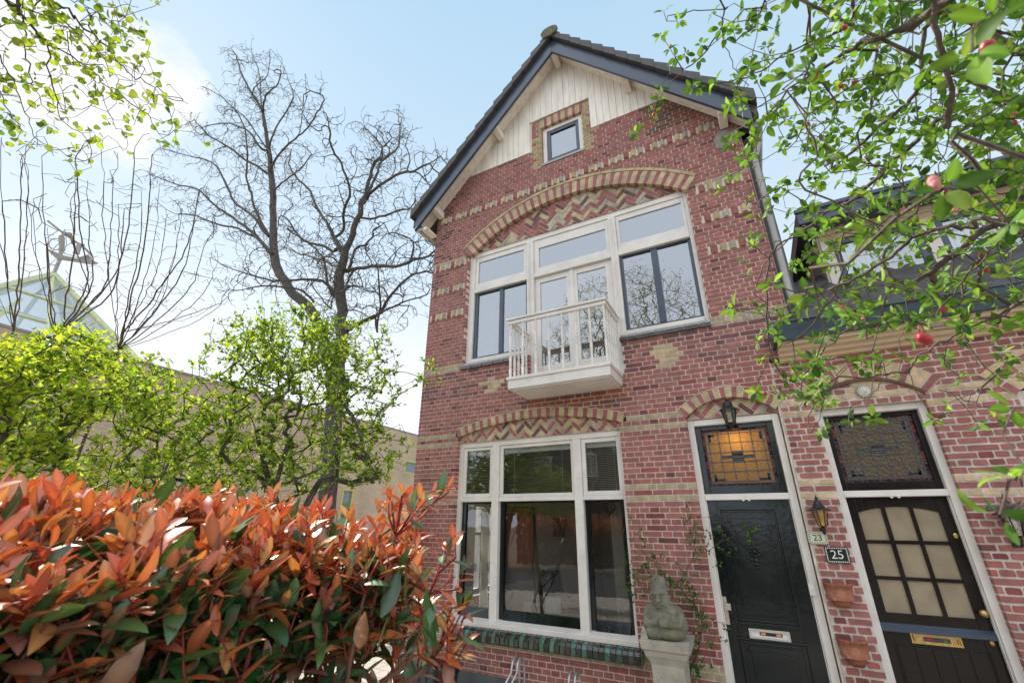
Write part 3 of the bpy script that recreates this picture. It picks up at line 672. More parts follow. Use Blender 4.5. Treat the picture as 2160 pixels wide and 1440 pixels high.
s = MB(); ring(s, 3.06, 3.55, .92, .61, .24, [RED2, CR2], -.014, .2, rng, pitch=.08, joint=.016, split=True, mcol=MORT2, hood=.06, hcol=CR2, hy=-.02)
s.build('window_arch', M['brick'], T)
SB2 = brickmat('side_brick_two', (.28,.075,.07), (.24,.06,.06), (.55,.46,.38), squash=.5)
s = MB(); s.box(5.75, 6.0, .3, 8, 0, 4.2); s.box(.8, 6.0, 8, 8.25, 0, 4.2); s.build('side_wall', SB2, T)
s = MB(); s.box(.46, 6.0, -.018, .02, 0, .27); s.build('plinth', M['cement'], T)
s = MB(); s.box(.7, 1.9, -.45, .3, 0, .15); s.build('doorstep', M['cement'], T)
# cornice and gutter box
M['cornice'] = mat('ochre_cornice', (.62,.47,.30), .5, var=.08, vscale=3, bump=.1, stretch=(.5,6,6))
s = MB(); s.prismx([(.02,3.95),(-.05,3.96),(-.06,3.99),(-.12,4.0),(-.14,4.03),(-.20,4.045),(-.22,4.075),(-.28,4.085),(-.28,4.13),(.02,4.13)], .56, 6.05); s.build('cornice', M['cornice'], T)
s = MB(); s.prismx([(-.335,4.13),(.02,4.13),(.02,4.34),(-.375,4.34)], .535, 6.05); s.box(.53,6.05,-.40,-.37,4.33,4.355); s.box(.515,.535,-.40,.02,4.12,4.35); s.build('gutter_box', mat('slate_green_paint',(.035,.058,.07),.4,var=.25,vscale=2.5,bump=.1,coat=.3,stretch=(.6,4,4)), T)
# pantile roof
sl25 = .95
s = MB()
def roofz(y): return 4.36+sl25*(y+.3)
nx = 26; 
for r_ in range(0, 4):
    ya = -.3+r_*.27; yb = ya+.29
    X = [.80+i*.055 for i in range(95)]
    row0 = [(x, ya, roofz(ya)+.035+.028*math.sin(x*2*math.pi/.22)) for x in X]; row1 = [(x, yb, roofz(yb)+.0+.028*math.sin(x*2*math.pi/.22)) for x in X]
    low = [(x, ya, roofz(ya)-.02) for x in X]
    n = len(X); vs = row0+row1+low
    s.faces(vs, [(i,i+1,n+i+1,n+i) for i in range(n-1)]+[(2*n+i,2*n+i+1,i+1,i) for i in range(n-1)])
s.faces([(.79,-.3,4.34),(6.05,-.3,4.34),(6.05,.78,roofz(.78)-.04),(.79,.78,roofz(.78)-.04),(.79,8.2,roofz(.78)-.04),(6.05,8.2,roofz(.78)-.04),(.79,-.3,4.3),(6.05,-.3,4.3),(.79,8.2,4.2),(6.05,8.2,4.2)], [(0,1,2,3),(3,2,5,4),(4,5,9,8),(3,4,8,0)])
s.build('roof', M['tile'], T, True)
s = MB(); s.box(.80,1.10,-.1,1.2,4.36,4.40); s.prismx([(-.05,4.40),(.78,5.2),(.78,5.38),(-.05,4.5)], .79, .83); s.build('flashing', mat('lead_sheet',(.09,.09,.10),.5,metal=.1), T)
# dormer
Yd = .5
s = MB(); s.box(1.39,1.42,Yd,2.3,5.0,5.95,(.50,.41,.31)); s.box(1.42,6.0,Yd,Yd+.1,4.90,5.02,(.72,.64,.54)); s.box(1.42,6.0,Yd,Yd+.1,5.78,5.95,(.62,.46,.29)); s.box(1.42,6.0,Yd-.03,Yd,5.86,5.95,(.66,.5,.33))
for x in (1.42, 2.50, 3.62, 4.7): s.box(x,x+.13,Yd-.01,Yd+.1,5.02,5.78,(.72,.64,.54))
s.box(1.36,1.39,2.2,2.32,5.0,5.95,(.02,.018,.018))
s.box(5.9,6.0,Yd+.12,2.2,4.9,5.95,(.05,.04,.04)); s.box(1.30,1.44,Yd-.05,Yd,4.86,5.0,(.6,.55,.5))
dm = s.build('dormer', M['attr'], T)
s = MB(); s.box(1.2,6.1,.18,2.6,5.95,6.16); s.box(1.18,6.12,.155,.2,6.13,6.18); s.build('dormer_roof', M['navy'], dm)
for a,b in ((1.55,2.50),(2.63,3.62),(3.75,4.7)):
    s = MB(); frame(s,a,b,5.02,5.78,.08,Yd+.02,Yd+.07); s.build('sash', M['navy'], dm)
    s = MB(); s.poly([(a+.08,Yd+.05,5.10),(b-.08,Yd+.05,5.10),(b-.08,Yd+.05,5.70),(a+.08,Yd+.05,5.70)]); s.build('pane', M['pane_sky'], dm)
    s = MB(); 
    for k in range(10): s.box(a+.09+k*.03,a+.11+k*.03,Yd+.09+.015*(k%2),Yd+.10+.015*(k%2)+.01,5.08,5.75)
    s.build('curtain', M['fabric'], dm)
s = MB(); s.prismx([(.02,4.6),(.12,4.98),(.6,4.98)], 1.5, 5.8); 
# door 25
door_frame(.785, 1.785, 3.35, 2.395, 2.46, T, w_=.07)
s = MB(); frame(s,.857,1.713,2.462,3.278,.055,.14,.2,wb=.09,wt=.045); fl = s.build('fanlight', M['brown'], T)
G, Lc = leaded(None,.914,1.656,2.555,3.23,.165,rng,(.21,.15,.08)); G.build('pane', M['stained'], fl); Lc.build('lead_came', M['lead'], fl)
s = MB(); y=.16
GX = [(.95,1.152),(1.19,1.384),(1.418,1.612)]; GZ = [(1.325,1.613),(1.646,1.944),(1.978,2.25)]
s.box(.857,.95,y,y+.05,.19,2.394); s.box(1.612,1.713,y,y+.05,.19,2.394)
s.box(.95,1.612,y+.001,y+.05,.19,1.325); 
N=12
for i in range(N):
    xa = .95+.662*i/N; xb = .95+.662*(i+1)/N; f = lambda x: 2.245+.055*(1-((x-1.281)/.331)**2)
    s.prism([(xa,f(xa)),(xb,f(xb)),(xb,2.394),(xa,2.394)], y+.001, y+.05)
for a,b in ((1.152,1.19),(1.384,1.418)): s.box(a,b,y+.002,y+.04,1.325,2.31)
for a,b in ((1.613,1.646),(1.944,1.978)): s.box(.95,1.612,y+.004,y+.04,a,b)
s.prismx([(y-.05,1.17),(y+.01,1.17),(y+.01,1.24),(y-.01,1.24),(y-.05,1.20)], .86, 1.71, m=1)
frame(s,.94,1.63,.30,1.07,.01,y-.008,y)
for k in range(5): s.box(.96+k*.13,.96+k*.13+.122,y-.006,y+.001,.32,1.05)
d25 = s.build('front_door', [M['brown'], M['navy']], T); d25['label'] = 'dark brown door of number 25 with nine frosted panes'
M['frost'] = mat('frosted_glass', (.33,.255,.165), .2, var=.14, vscale=5, bump=.35, bscale=45, coat=.3)
for a,b in GX:
    for k,(c,d) in enumerate(GZ):
        s = MB()
        if k < 2: s.poly([(a,y+.02,c),(b,y+.02,c),(b,y+.02,d),(a,y+.02,d)])
        else:
            f = lambda x: 2.245+.055*(1-((x-1.281)/.331)**2)+.002
            s.poly([(a,y+.02,c),(b,y+.02,c)]+[(b+(a-b)*q/4,y+.02,f(b+(a-b)*q/4)) for q in range(5)])
        s.build('glass_pane', M['frost'], d25)
s = MB(); frame(s,1.085,1.455,1.085,1.172,.014,y-.014,y+.001); frame(s,1.105,1.435,1.10,1.157,.010,y-.02,y); s.box(1.12,1.42,y-.008,y,1.11,1.147); s.build('letter_plate', M['brass'], d25)
s = MB(); s.box(1.18,1.37,y-.024,y-.02,1.112,1.145,(.06,.05,.05)); s.build('sticker', M['attr'], d25)
for tx, xx, c in (('NEE', 1.215, (.7,.03,.05)), ('JA', 1.335, (.04,.4,.08))):
    mm = mat('print_'+tx.lower(), c, .5, bump=0); text('lettering', tx, .03, (xx, y-.026, 1.128), mm, d25, .0005)
s = MB()
for (xx,zz,r) in ((1.665,1.38,.034),):
    s.lathe((xx,y,zz), [(0,0)], 3) if False else s.ball((xx,y-.055,zz), r, 12, 8); s.tube([(xx,y-.06,zz),(xx,y,zz)], .016, sides=8)
s.build('door_knob', M['brass'], d25, True)
for (xx,zz) in ((1.665,1.145),(1.676,2.03)): s = MB(); s.ball((xx,y-.004,zz), .026, 12, 6, sc=(.8,.3,1)); s.build('lock', M['brass'], d25, True)
# window at right edge
s = MB(); frame(s,2.46,3.66,.9,3.37,.075,.08,.16); s.box(2.535,3.585,.078,.16,2.40,2.47); wr = s.build('window_frame', M['white'], T)
s = MB(); frame(s,2.54,3.58,2.475,3.29,.05,.1,.15); frame(s,2.54,3.58,.98,2.395,.05,.1,.15); s.build('sash', M['dark'], wr)
s = MB(); s.poly([(2.58,.13,1.0),(3.54,.13,1.0),(3.54,.13,3.25),(2.58,.13,3.25)]); s.build('pane', M['pane_low'], wr)
s = MB(); s.box(2.40,3.72,-.06,.1,.82,.9); s.build('window_sill', M['glaze'], T)
# lettering on the black door's letter plate
text('lettering', 'NEE', .02, (-.18,.144,1.033), M['white_ink'], d23, .0004); text('lettering', 'NEE', .02, (-.035,.144,1.033), M['white_ink'], d23, .0004)
# ---------------------------------------------------------------- interior rooms
R = MB()
c1_ = (.25,.23,.21)
R.box(-4.8,-1.0,2.8,2.9,.2,3.7,c1_); R.box(-1.0,-.95,.3,2.8,.2,3.7,(.4,.37,.34)); R.box(-3.05,-2.75,2.3,2.8,.2,3.7,(.45,.42,.38)); R.box(-4.8,.5,.31,4.6,.15,.2,(.30,.20,.12)); R.box(-4.79,.5,.31,8.9,3.72,3.9,(.6,.58,.55))
R.box(-4.8,.5,4.2,4.3,3.9,8,(.45,.44,.42)); R.box(-4.79,.5,.31,8.9,8.0,8.05,(.7,.7,.68))
R.box(-2.86,-2.80,.4,1.4,3.95,7.9,(.6,.6,.57))
R.build('interior', mat('interior_paint', attr=True, rough=.9, var=.05, bump=0), H)
M['sheer'] = leafmat('sheer_curtain', .6, .8, .1)
for (xa, ya) in ((-4.75,1.05),(-4.6,1.5),(-4.4,.7),(-1.95,.8),(-1.8,1.2)):
    s = MB(); n = 30; a_ = [(xa+.16*k/n, ya+.012*math.sin(k*1.3)) for k in range(n+1)]
    s.faces([(x,y,.35) for x,y in a_]+[(x,y,2.45) for x,y in a_], [(k,k+1,n+2+k,n+1+k) for k in range(n)], (.8,.76,.66)); s.build('curtain', M['sheer'], H, True)
# side window in left wall, bright frames
s = MB()
for k in range(4): s.box(-5.02,-4.95,1.0+k*.52,1.06+k*.52,.9,2.5)
s.box(-5.02,-4.95,1.0,2.6,.9,.98); s.box(-5.02,-4.95,1.0,2.6,2.42,2.5); s.box(-5.02,-4.95,1.0,2.6,1.9,1.95); s.build('side_window', M['inner_white'], H)
s = MB()
for x in (-4.6,): 
    for k in range(6): s.box(x+k*.05,x+k*.05+.03,1.2+k*.02,1.24+k*.02,5.0,7.8)
s.build('curtain', M['fabric'], H)
import numpy as np
# ================================================================ SMALL THINGS ON AND BY THE FACADE
rng = random.Random(5)
def P3(x, y, z): return V((x, y, z))
def lantern(name, x, z0, z1, yc, label, glass, style, group='wall lanterns on the facades'):
    """wall lantern: z0 bottom finial, z1 top; body centre at y=yc"""
    t = empty(name, (x, 0, (z0+z1)/2), label, 'lantern', group); h = z1-z0
    s = MB(); seg = 6 if style else 8
    if style == 1:   # six sided flared hood, tapered body
        s.lathe((x,yc,z0), [(.0,h*.62),(.105*h/.38,.62*h),(.10*h/.38,.64*h),(.055*h/.38,.74*h),(.05*h/.38,.84*h),(.03*h/.38,.90*h),(.012,.92*h),(.018,.95*h),(.0,h)], seg)
        s.lathe((x,yc,z0), [(0,.20*h),(.058*h/.38,.20*h),(.062*h/.38,.235*h),(.05*h/.38,.245*h),(0,.245*h)], seg)
        s.lathe((x,yc,z0), [(0,0),(.016,.01*h),(.014,.06*h),(.022,.08*h),(.012,.11*h),(.012,.17*h),(.04*h/.38,.20*h)], 8)
        for k in range(seg):
            a = 2*math.pi*k/seg; s.tube([(x+.05*h/.38*math.cos(a), yc+.05*h/.38*math.sin(a), z0+.24*h),(x+.08*h/.38*math.cos(a), yc+.08*h/.38*math.sin(a), z0+.63*h)], .005, sides=4)
    else:            # pointed witch-hat hood with wide brim
        k_ = h/.36
        s.lathe((x,yc,z0), [(.0,.60*h),(.10*k_,.585*h),(.098*k_,.60*h),(.06*k_,.66*h),(.038*k_,.74*h),(.022*k_,.84*h),(.012*k_,.87*h),(.016*k_,.90*h),(.008*k_,.93*h),(0,h)], 12)
        s.lathe((x,yc,z0), [(0,0),(.012,.01*h),(.018,.05*h),(.01,.08*h),(.02,.12*h),(.012,.16*h),(.035*k_,.20*h),(0,.2*h)], 10)
        for k in range(6):
            a = 2*math.pi*k/6; s.tube([(x+.036*k_*math.cos(a), yc+.036*k_*math.sin(a), z0+.2*h),(x+.066*k_*math.cos(a), yc+.066*k_*math.sin(a), z0+.59*h)], .004, sides=4)
    s.tube([(x,yc,z0+.92*h if style==1 else z0+.06*h),(x,yc+.03 if yc+.03<0 else yc,z0+(.98*h if style==1 else .0)),(x,-.02,z0+(.94*h if style==1 else .06*h))], .009, sides=6)
    s.box(x-.022,x+.022,-.015,0,z0+(.86 if style==1 else -.02)*h,z0+(1.02 if style==1 else .16)*h)
    s.build('lamp_body', M['black'], t)
    k_ = h/.38
    s = MB(); s.lathe((x,yc,z0), [(.048*k_,.245*h),(.076*k_,.62*h)] if style == 1 else [(.034*k_,.20*h),(.064*k_,.59*h)], 12); s.build('lamp_glass', glass, t, True)
    s = MB(); s.ball((x,yc,z0+.42*h), .022, 8, 6, sc=(1,1,1.9)); s.build('bulb', M['inner_white'], t, True)
    return t
clearg = glassmat('lantern_glass', .12, 1.0, (.9,.9,.85)); amber = mat('amber_glass', (.42,.24,.05), .15, var=.3, vscale=10, bump=.2, coat=.5)
lantern('wall_lantern', -.105, 3.16, 3.56, -.13, 'black six-sided lantern with clear glass hanging above the door of number 23', clearg, 1)
lantern('wall_lantern', .575, 2.03, 2.42, -.12, 'small lantern with pointed iron hood and amber glass above the house number tiles', amber, 0)
lantern('wall_lantern', 2.02, 1.95, 2.40, -.14, 'black lantern behind apple leaves on the wall right of door 25', clearg, 0)
lantern('wall_lantern', .60, .42, .80, -.14, 'black iron lantern low on the wall under the terracotta pots', clearg, 0)
# number tiles
def tile23():
    t = empty('house_number', (.51,0,1.99), 'cream ceramic oval-cornered tile with green number 23', 'number plate')
    s = MB(); r=.03; x0,x1,z0,z1 = .42,.60,1.93,2.055; pts=[]
    for cx,cz,a0 in ((x1-r,z1-r,0),(x0+r,z1-r,90),(x0+r,z0+r,180),(x1-r,z0+r,270)):
        for k in range(5): a = rad(a0+k*22.5); pts.append((cx+r*math.cos(a), cz+r*math.sin(a)))
    s.prism(pts, -.022, 0, (.36,.36,.24)); pts2=[((x-.51)*.93+.51,(z-1.9925)*.9+1.9925) for x,z in pts]; s.prism(pts2, -.026, -.02, (.66,.62,.48))
    s.build('plate', M['ceram'], t)
    s = MB(); rg = random.Random(3)
    for k in range(22):
        a = 2*math.pi*k/22; x = .51+.072*max(-1,min(1,1.25*math.cos(a))); z = 1.9925+.046*max(-1,min(1,1.25*math.sin(a)))
        s.prism([(x+.006*math.cos(a+b), z+.006*math.sin(a+b)) for b in (0,1.5,3,4.5)], -.029, -.0255, (.03,.12,.04))
    s.build('leaf_border', M['ceram'], t)
    text('number', '23', .085, (.51,-.028,1.990), M['green_ink'], t, .001)
def tile25():
    t = empty('house_number', (.645,0,1.832), 'dark square tile with white number 25 and scalloped white border', 'number plate')
    s = MB(); s.box(.545,.747,-.02,0,1.758,1.908,(.012,.018,.014)); s.build('plate', M['ceram'], t)
    s = MB()
    for k in range(12):
        for z in (1.770,1.896): s.prism([(.56+k*.0157+.007*math.cos(a), z+.006*math.sin(a)) for a in (0,1.2,2.4,3.6,4.8)], -.023, -.0195, (.7,.7,.64))
    for k in range(8):
        for x in (.557,.735): s.prism([(x+.006*math.cos(a), 1.785+k*.0137+.007*math.sin(a)) for a in (0,1.2,2.4,3.6,4.8)], -.023, -.0195, (.7,.7,.64))
    s.build('border', M['ceram'], t); text('number', '25', .115, (.646,-.023,1.833), M['white_ink'], t, .0015)
tile23(); tile25()
# sun ornament
s = MB(); n=16; cx,cz=1.288,3.50; pts=[]
for k in range(2*n):
    a = math.pi*k/n; r = .082 if k%2==0 else .056; pts.append((cx+r*math.cos(a), cz+r*math.sin(a)))
s.prism(pts, -.03, -.0, (.5,.46,.38)); s.ball((cx,-.03,cz), .045, 14, 6, (.62,.58,.48), sc=(1,.3,1))
for dx,dz in ((-.015,.01),(.015,.01)): s.ball((cx+dx,-.044,cz+dz), .005, 6, 4, (.15,.12,.1))
s.box(cx-.014,cx+.014,-.047,-.042,cz-.018,cz-.014,(.15,.12,.1))
tag(s.build('sun_ornament', M['ceram'], None, origin=V((cx,0,cz))), 'small stone sun face plaque fixed above the door of number 25', 'ornament')
# door bell
s = MB(); s.box(.33,.385,.05,.075,1.44,1.56,(.7,.66,.58)); s.box(.345,.37,.044,.05,1.50,1.53,(.8,.78,.72)); tag(s.build('doorbell', M['attr'], None, origin=V((.36,.06,1.5))), 'small white bell push on the right jamb of the black door', 'doorbell')
# half pots
def halfpot(cx, zt, w_, h, label):
    t = empty('wall_pot', (cx,0,zt), label, 'flower pot', 'terracotta half pots on the wall')
    s = MB(); r = w_/2; n=28; vs=[]; fs=[]; prof=[(1.0,0),(1.04,-.06),(.97,-.12),(.92,-.25),(.78,-.55),(.6,-.85),(.5,-1.0),(.0,-1.0)]
    for q,(k,z) in enumerate(prof):
        for i in range(n+1):
            a = math.pi+math.pi*i/n; fl = 1+(.028*math.cos(i*math.pi) if 1<q<7 else 0); vs.append((cx+r*k*fl*math.cos(a), r*.95*k*fl*math.sin(a), zt+z*h))
    m_=n+1
    for q in range(len(prof)-1):
        for i in range(n): fs.append((q*m_+i,(q+1)*m_+i,(q+1)*m_+i+1,q*m_+i+1))
    s.faces(vs, fs); inner=[(cx+r*.93*math.cos(math.pi+math.pi*i/n), r*.88*math.sin(math.pi+math.pi*i/n), zt-.0) for i in range(n+1)]; innb=[(x,y,zt-.7*h) for x,y,z in inner]
    s.faces(inner+innb, [(i+1,i,m_+i,m_+i+1) for i in range(n)]+[tuple(range(m_,2*m_))]); s.faces([v for v in vs[:m_]]+inner, [(i,i+1,m_+i+1,m_+i) for i in range(n)])
    s.build('pot', M['terra'], t, True)
halfpot(.585,1.575,.25,.215,'upper terracotta half pot on the wall between the doors'); halfpot(.585,1.095,.25,.215,'lower, paler terracotta half pot on the wall between the doors')
# pedestal
cx, cy = -1.09, -.36
pd = MB(); prof = [(.20,0),(.20,.10),(.175,.13),(.16,.15),(.16,.78),(.17,.80),(.185,.83),(.205,.86),(.215,.90),(.235,.92),(.245,.99),(.245,1.0),(0,1.0)]
pd.lathe((cx,cy,0), [(r*1.414,z) for r,z in prof], 4, rot=math.pi/4)
pt = empty('pedestal', (cx,cy,0), 'square weathered stone pedestal with a mossy moulded cap under the statue', 'pedestal')
pd.build('column', M['cast'], pt)
s = MB(); a_,b_ = .105,.20; zc=.50; q=.03
pts = [(-a_,-b_+q),(-a_+q,-b_+q),(-a_+q,-b_),(a_-q,-b_),(a_-q,-b_+q),(a_,-b_+q),(a_,b_-q),(a_-q,b_-q),(a_-q,b_),(-a_+q,b_),(-a_+q,b_-q),(-a_,b_-q)]
s.prism([(cx+x,zc+z) for x,z in pts], cy-.168, cy-.155); s.prism([(cx+x*.85,zc+z*.92) for x,z in pts], cy-.175, cy-.165); s.build('relief_panel', M['cast'], pt)
# statue: squat seated stone figure with a tall cap
st = MB(); zb = 1.0; X=cx+.0; Y=cy-.03
def B(dx,dy,dz,r,sc,): st.ball((X+dx,Y+dy,zb+dz), r, 16, 12, sc=sc)
B(0,0,.13,.20,(1.18,.8,.72)); B(-.02,.0,.19,.17,(1.2,.85,.85)); B(-.12,-.0,.20,.10,(1,.95,1.1)); B(.13,0,.17,.09,(1,1,1.2)); B(.05,-.08,.06,.12,(1.3,.9,.6)); B(-.1,-.07,.05,.12,(1.1,1,.6))
B(-.02,-.05,.385,.100,(.98,.9,1.15)); B(-.02,-.055,.33,.085,(1.15,.95,.85)); B(0,-.01,.25,.17,(1.2,.7,.45)); 
st.lathe((X-.02,Y-.035,zb), [(0,.42),(.088,.44),(.086,.48),(.078,.54),(.068,.575),(.03,.585),(0,.585)], 16)
B(-.02,-.155,.385,.024,(.85,1.1,1.6)); B(-.02,-.165,.36,.028,(1.1,.9,.7)); B(-.06,-.14,.425,.03,(1.2,.55,.35)); B(.022,-.14,.425,.03,(1.2,.55,.35))
B(-.057,-.135,.398,.017,(1.2,.6,.6)); B(.019,-.135,.398,.017,(1.2,.6,.6)); B(-.02,-.15,.328,.042,(1.2,.55,.26)); B(-.02,-.15,.300,.039,(1.1,.55,.26)); B(-.02,-.115,.275,.04,(1.1,.7,.6))
B(-.105,-.04,.37,.022,(.6,.8,1.5)); B(.066,-.04,.37,.022,(.6,.8,1.5)); B(-.065,-.10,.355,.028,(1,.7,1)); B(.028,-.10,.355,.028,(1,.7,1))
st.tube([(X+.17,Y-.02,zb+.22),(X+.16,Y-.12,zb+.13),(X+.06,Y-.17,zb+.15)], .045, .03, 10); st.tube([(X-.17,Y-.02,zb+.22),(X-.17,Y-.12,zb+.13),(X-.05,Y-.165,zb+.165)], .05, .032, 10)
for k in range(4): st.tube([(X+.05,Y-.165,zb+.128+k*.018),(X+.0,Y-.185,zb+.135+k*.018),(X-.03,Y-.175,zb+.137+k*.018)], .0095, .008, 6)
so = st.build('garden_statue', M['stone'], None, True, origin=V((cx,cy,1.0))); tag(so, 'squat mossy stone figure with a tall cap sitting on the pedestal', 'statue')
md = so.modifiers.new('r','REMESH'); md.mode='VOXEL'; md.voxel_size=.006; md.use_smooth_shade=True
tx = bpy.data.textures.new('rock','CLOUDS'); tx.noise_scale=.05; dm_ = so.modifiers.new('d','DISPLACE'); dm_.texture=tx; dm_.strength=.010; dm_.texture_coords='LOCAL'
# little shell ornament
s = MB(); px,py = cx-.20,cy-.19
s.faces([(px-.04,py-.02,1.0),(px+.045,py-.025,1.0),(px+.035,py+.03,1.0),(px-.03,py+.03,1.0),(px-.005,py,1.13)], [(0,1,4),(1,2,4),(2,3,4),(3,0,4),(3,2,1,0)])
for r,z in ((.018,1.045),(.010,1.045)): s.tube([(px+r*math.cos(a),py-.025+.2*(z-1.0)+0*a,z+r*1.2*math.sin(a)) for a in [2*math.pi*k/12 for k in range(13)]], .0025, sides=4)
tag(s.build('spiral_stone', M['cast'], None, origin=V((px,py,1.0))), 'small pointed pale stone with a carved spiral on the pedestal edge', 'ornament')
# bicycle racks: bent steel tubes
def rack(x0, label, h=.62):
    t = empty('bicycle_rack', (x0,-.45,0), label, 'bicycle rack', 'steel bicycle racks under the window')
    for dx in (0,.07):
        s = MB(); x=x0+dx; pts=[(x-.16,-.95,.02),(x-.10,-.75,.22)]
        for k in range(9): a = math.pi*(1-.0)*k/8; pts.append((x+.02+0*k, -.42-.0+.10*-math.cos(a)*1.0-.05, h-.12+.12*math.sin(a)))
        pts.append((x+.03,-.36,.02)); s.tube(pts, .013, sides=8); s.build('loop', M['steel'], t, True)
    s = MB(); s.tube([(x0-.2,-.36,.02),(x0+.3,-.36,.02)], .015, sides=8); s.build('rail', M['steel'], t, True)
# plant pot and stands
def at_y(px,py,Y): return at(px,py,Y)
def flowerpot(c, r, h, label):
    t = empty('plant_pot', c, label, 'plant pot'); s = MB(); s.lathe(c, [(0,.0),(r*.7,0),(r*.98,h*.85),(r*1.06,h*.86),(r*1.06,h),(r*.92,h),(r*.9,h*.9),(0,h*.9)], 24); s.build('pot', M['black'], t, True)
    return t
pp = at_y(945,1400,-.45); flowerpot((pp.x,-.5,0), .17, max(.25,pp.z), 'black speckled plant pot at the left corner under the window')
def stand(px,py,Y,r,label):
    c = at_y(px,py,Y); t = empty('plant_stand', (c.x,Y,0), label, 'plant stand', 'wrought iron plant stands by the house corner')
    s = MB(); s.lathe((c.x,Y,c.z-.02), [(0,0),(r,0),(r,.02),(r-.01,.025),(0,.025)], 20, (.12,.10,.09)); 
    rg = random.Random(int(px))
    for k in range(60):
        a,q = rg.uniform(0,6.28), r*.9*math.sqrt(rg.random()); x,y = c.x+q*math.cos(a), Y+q*math.sin(a); g=rg.uniform(.3,.75); s.box(x-.01,x+.01,y-.01,y+.01,c.z+.004,c.z+.008,(g,g,g*.95))
    s.build('top', M['attr'], t)
    for k in range(3):
        a = 2*math.pi*k/3+.5; s = MB(); pts=[]
        for q in range(12):
            u = q/11; rr = r*(.85-.55*math.sin(u*math.pi)+.25*u); pts.append((c.x+rr*math.cos(a), Y+rr*math.sin(a), (c.z-.02)*(1-u)+.01*u))
        s.tube(pts, .008, sides=5)
        spx = [(c.x+(r*.6+.05*(1-w/14)*math.cos(w*.7))*math.cos(a), Y+(r*.6+.05*(1-w/14)*math.cos(w*.7))*math.sin(a), c.z*.55+.05*(1-w/14)*math.sin(w*.7)) for w in range(14)]
        s.tube(spx, .005, sides=4); s.build('leg', M['black'], t)
stand(851,1375,-.42,.13,'taller wrought iron plant stand with a round mosaic top'); stand(892,1392,-.30,.13,'lower wrought iron plant stand with a round mosaic top')
for (px,py,lb) in ((1088,1390,'pair of bent grey steel bicycle loops under the middle of the window'),(1205,1420,'lower pair of grey steel bicycle loops beside the green air grate')):
    c = at_y(px,py,-.42); rack(c.x, lb, max(.35,c.z+.03))
# ---------------------------------------------------------------- furniture seen through the window
def tablelamp():
    c = at_y(1160,1225,1.6); t = empty('table_lamp', (c.x,1.6,.75), 'black shaded lamp with a silver foot standing inside the big window', 'lamp')
    s = MB(); s.lathe((c.x,1.6,c.z-.18), [(.24,0),(.18,.34)], 20); s.build('lamp_shade', M['black'], t, True)
    s = MB(); s.lathe((c.x,1.6,.78), [(.09,0),(.09,.02),(.03,.05),(.02,.12),(.1,.16),(.08,.24),(.02,.27),(.015,.45)], 14); s.build('foot', M['steel'], t, True)
    s = MB(); s.box(c.x-.5,c.x+.7,1.3,2.1,.74,.78); s.box(c.x-.45,c.x-.38,1.35,1.42,.2,.74); s.box(c.x+.55,c.x+.62,1.35,1.42,.2,.74); s.box(c.x-.45,c.x-.38,1.95,2.02,.2,.74); s.box(c.x+.55,c.x+.62,1.95,2.02,.2,.74)
    tag(s.build('dining_table', M['brown'], None, origin=V((c.x,1.7,.2))), 'dark table inside the room carrying the black lamp', 'table')
tablelamp()
def chair(px,py,Y,label):
    c = at_y(px,py,Y); t = empty('dining_chair', (c.x,Y,.2), label, 'chair', 'pale chairs inside the dining room')
    s = MB(); s.box(c.x-.13,c.x+.13,Y-.04,Y+.02,c.z-.14,c.z+.06); s.build('backrest', M['fabric'], t)
    s = MB(); s.box(c.x-.2,c.x+.2,Y,Y+.42,c.z-.30,c.z-.24); s.build('seat', M['brown'], t)
    for a in (-.19,.19):
        for b in (.02,.4): s = MB(); s.box(c.x+a-.015,c.x+a+.015,Y+b-.015,Y+b+.015,.2,c.z-.32); s.build('leg', M['brown'], t)
chair(1122,1278,1.1,'left pale upholstered chair behind the big window'); chair(1168,1268,1.15,'right pale upholstered chair behind the big window')
c = at_y(1284,1068,.75); t = empty('pendant_lamp', (c.x,.75,c.z), 'black openwork pendant lamp behind the right pane of the window', 'lamp')
s = MB()
for k in range(8):
    a = 2*math.pi*k/8; s.tube([(c.x+.09*math.sin(u*math.pi)*math.cos(a), .75+.09*math.sin(u*math.pi)*math.sin(a), c.z+.12-.24*u) for u in [q/8 for q in range(9)]], .007, sides=4)
s.tube([(c.x,.75,c.z+.12),(c.x,.75,3.7)], .004, sides=4); s.build('shade', M['black'], t)
for (x0,y0,x1,y1,Y,col,lb) in ((1067,1072,1125,1200,2.74,(.22,.05,.02),'large rust red painting on the back wall of the room'),(1166,1092,1190,1132,2.74,(.03,.03,.03),'small dark picture on the back wall of the room')):
    a,b = at_y(x0,y0,Y), at_y(x1,y1,Y); s = MB(); s.box(a.x,b.x,Y,Y+.04,b.z,a.z,col); tag(s.build('picture', M['attr'], None, origin=V((a.x,Y,b.z))), lb, 'picture')
# ================================================================ SCHOOL
SX = -15.0
S = empty('school_building', (SX,4,0), 'long yellow brick building with yellow window frames and a glass pyramid roof', 'building')
sb = brickmat('yellow_brick', (.62,.48,.33), (.56,.43,.29), (.66,.55,.43), w=.30, h=.10, ms=.012)
ZS = 6.3
wins = [(9.75,10.28,4.35,4.98),(11.0,12.2,4.35,4.98),(7.4,8.0,1.0,3.4)]
s = MB(); ys = [-14]
def yz(y0,y1,z0,z1): s.faces([(SX,y0,z0),(SX,y1,z0),(SX,y1,z1),(SX,y0,z1),(SX-.3,y0,z0),(SX-.3,y1,z0),(SX-.3,y1,z1),(SX-.3,y0,z1)], [(0,1,2,3),(5,4,7,6),(3,2,6,7),(0,4,5,1),(1,5,6,2),(4,0,3,7)])
segs = sorted(wins); y = -14
for a,b,c_,d_ in segs: yz(y,a,0,ZS); yz(a,b,0,c_); yz(a,b,d_,ZS); y = b
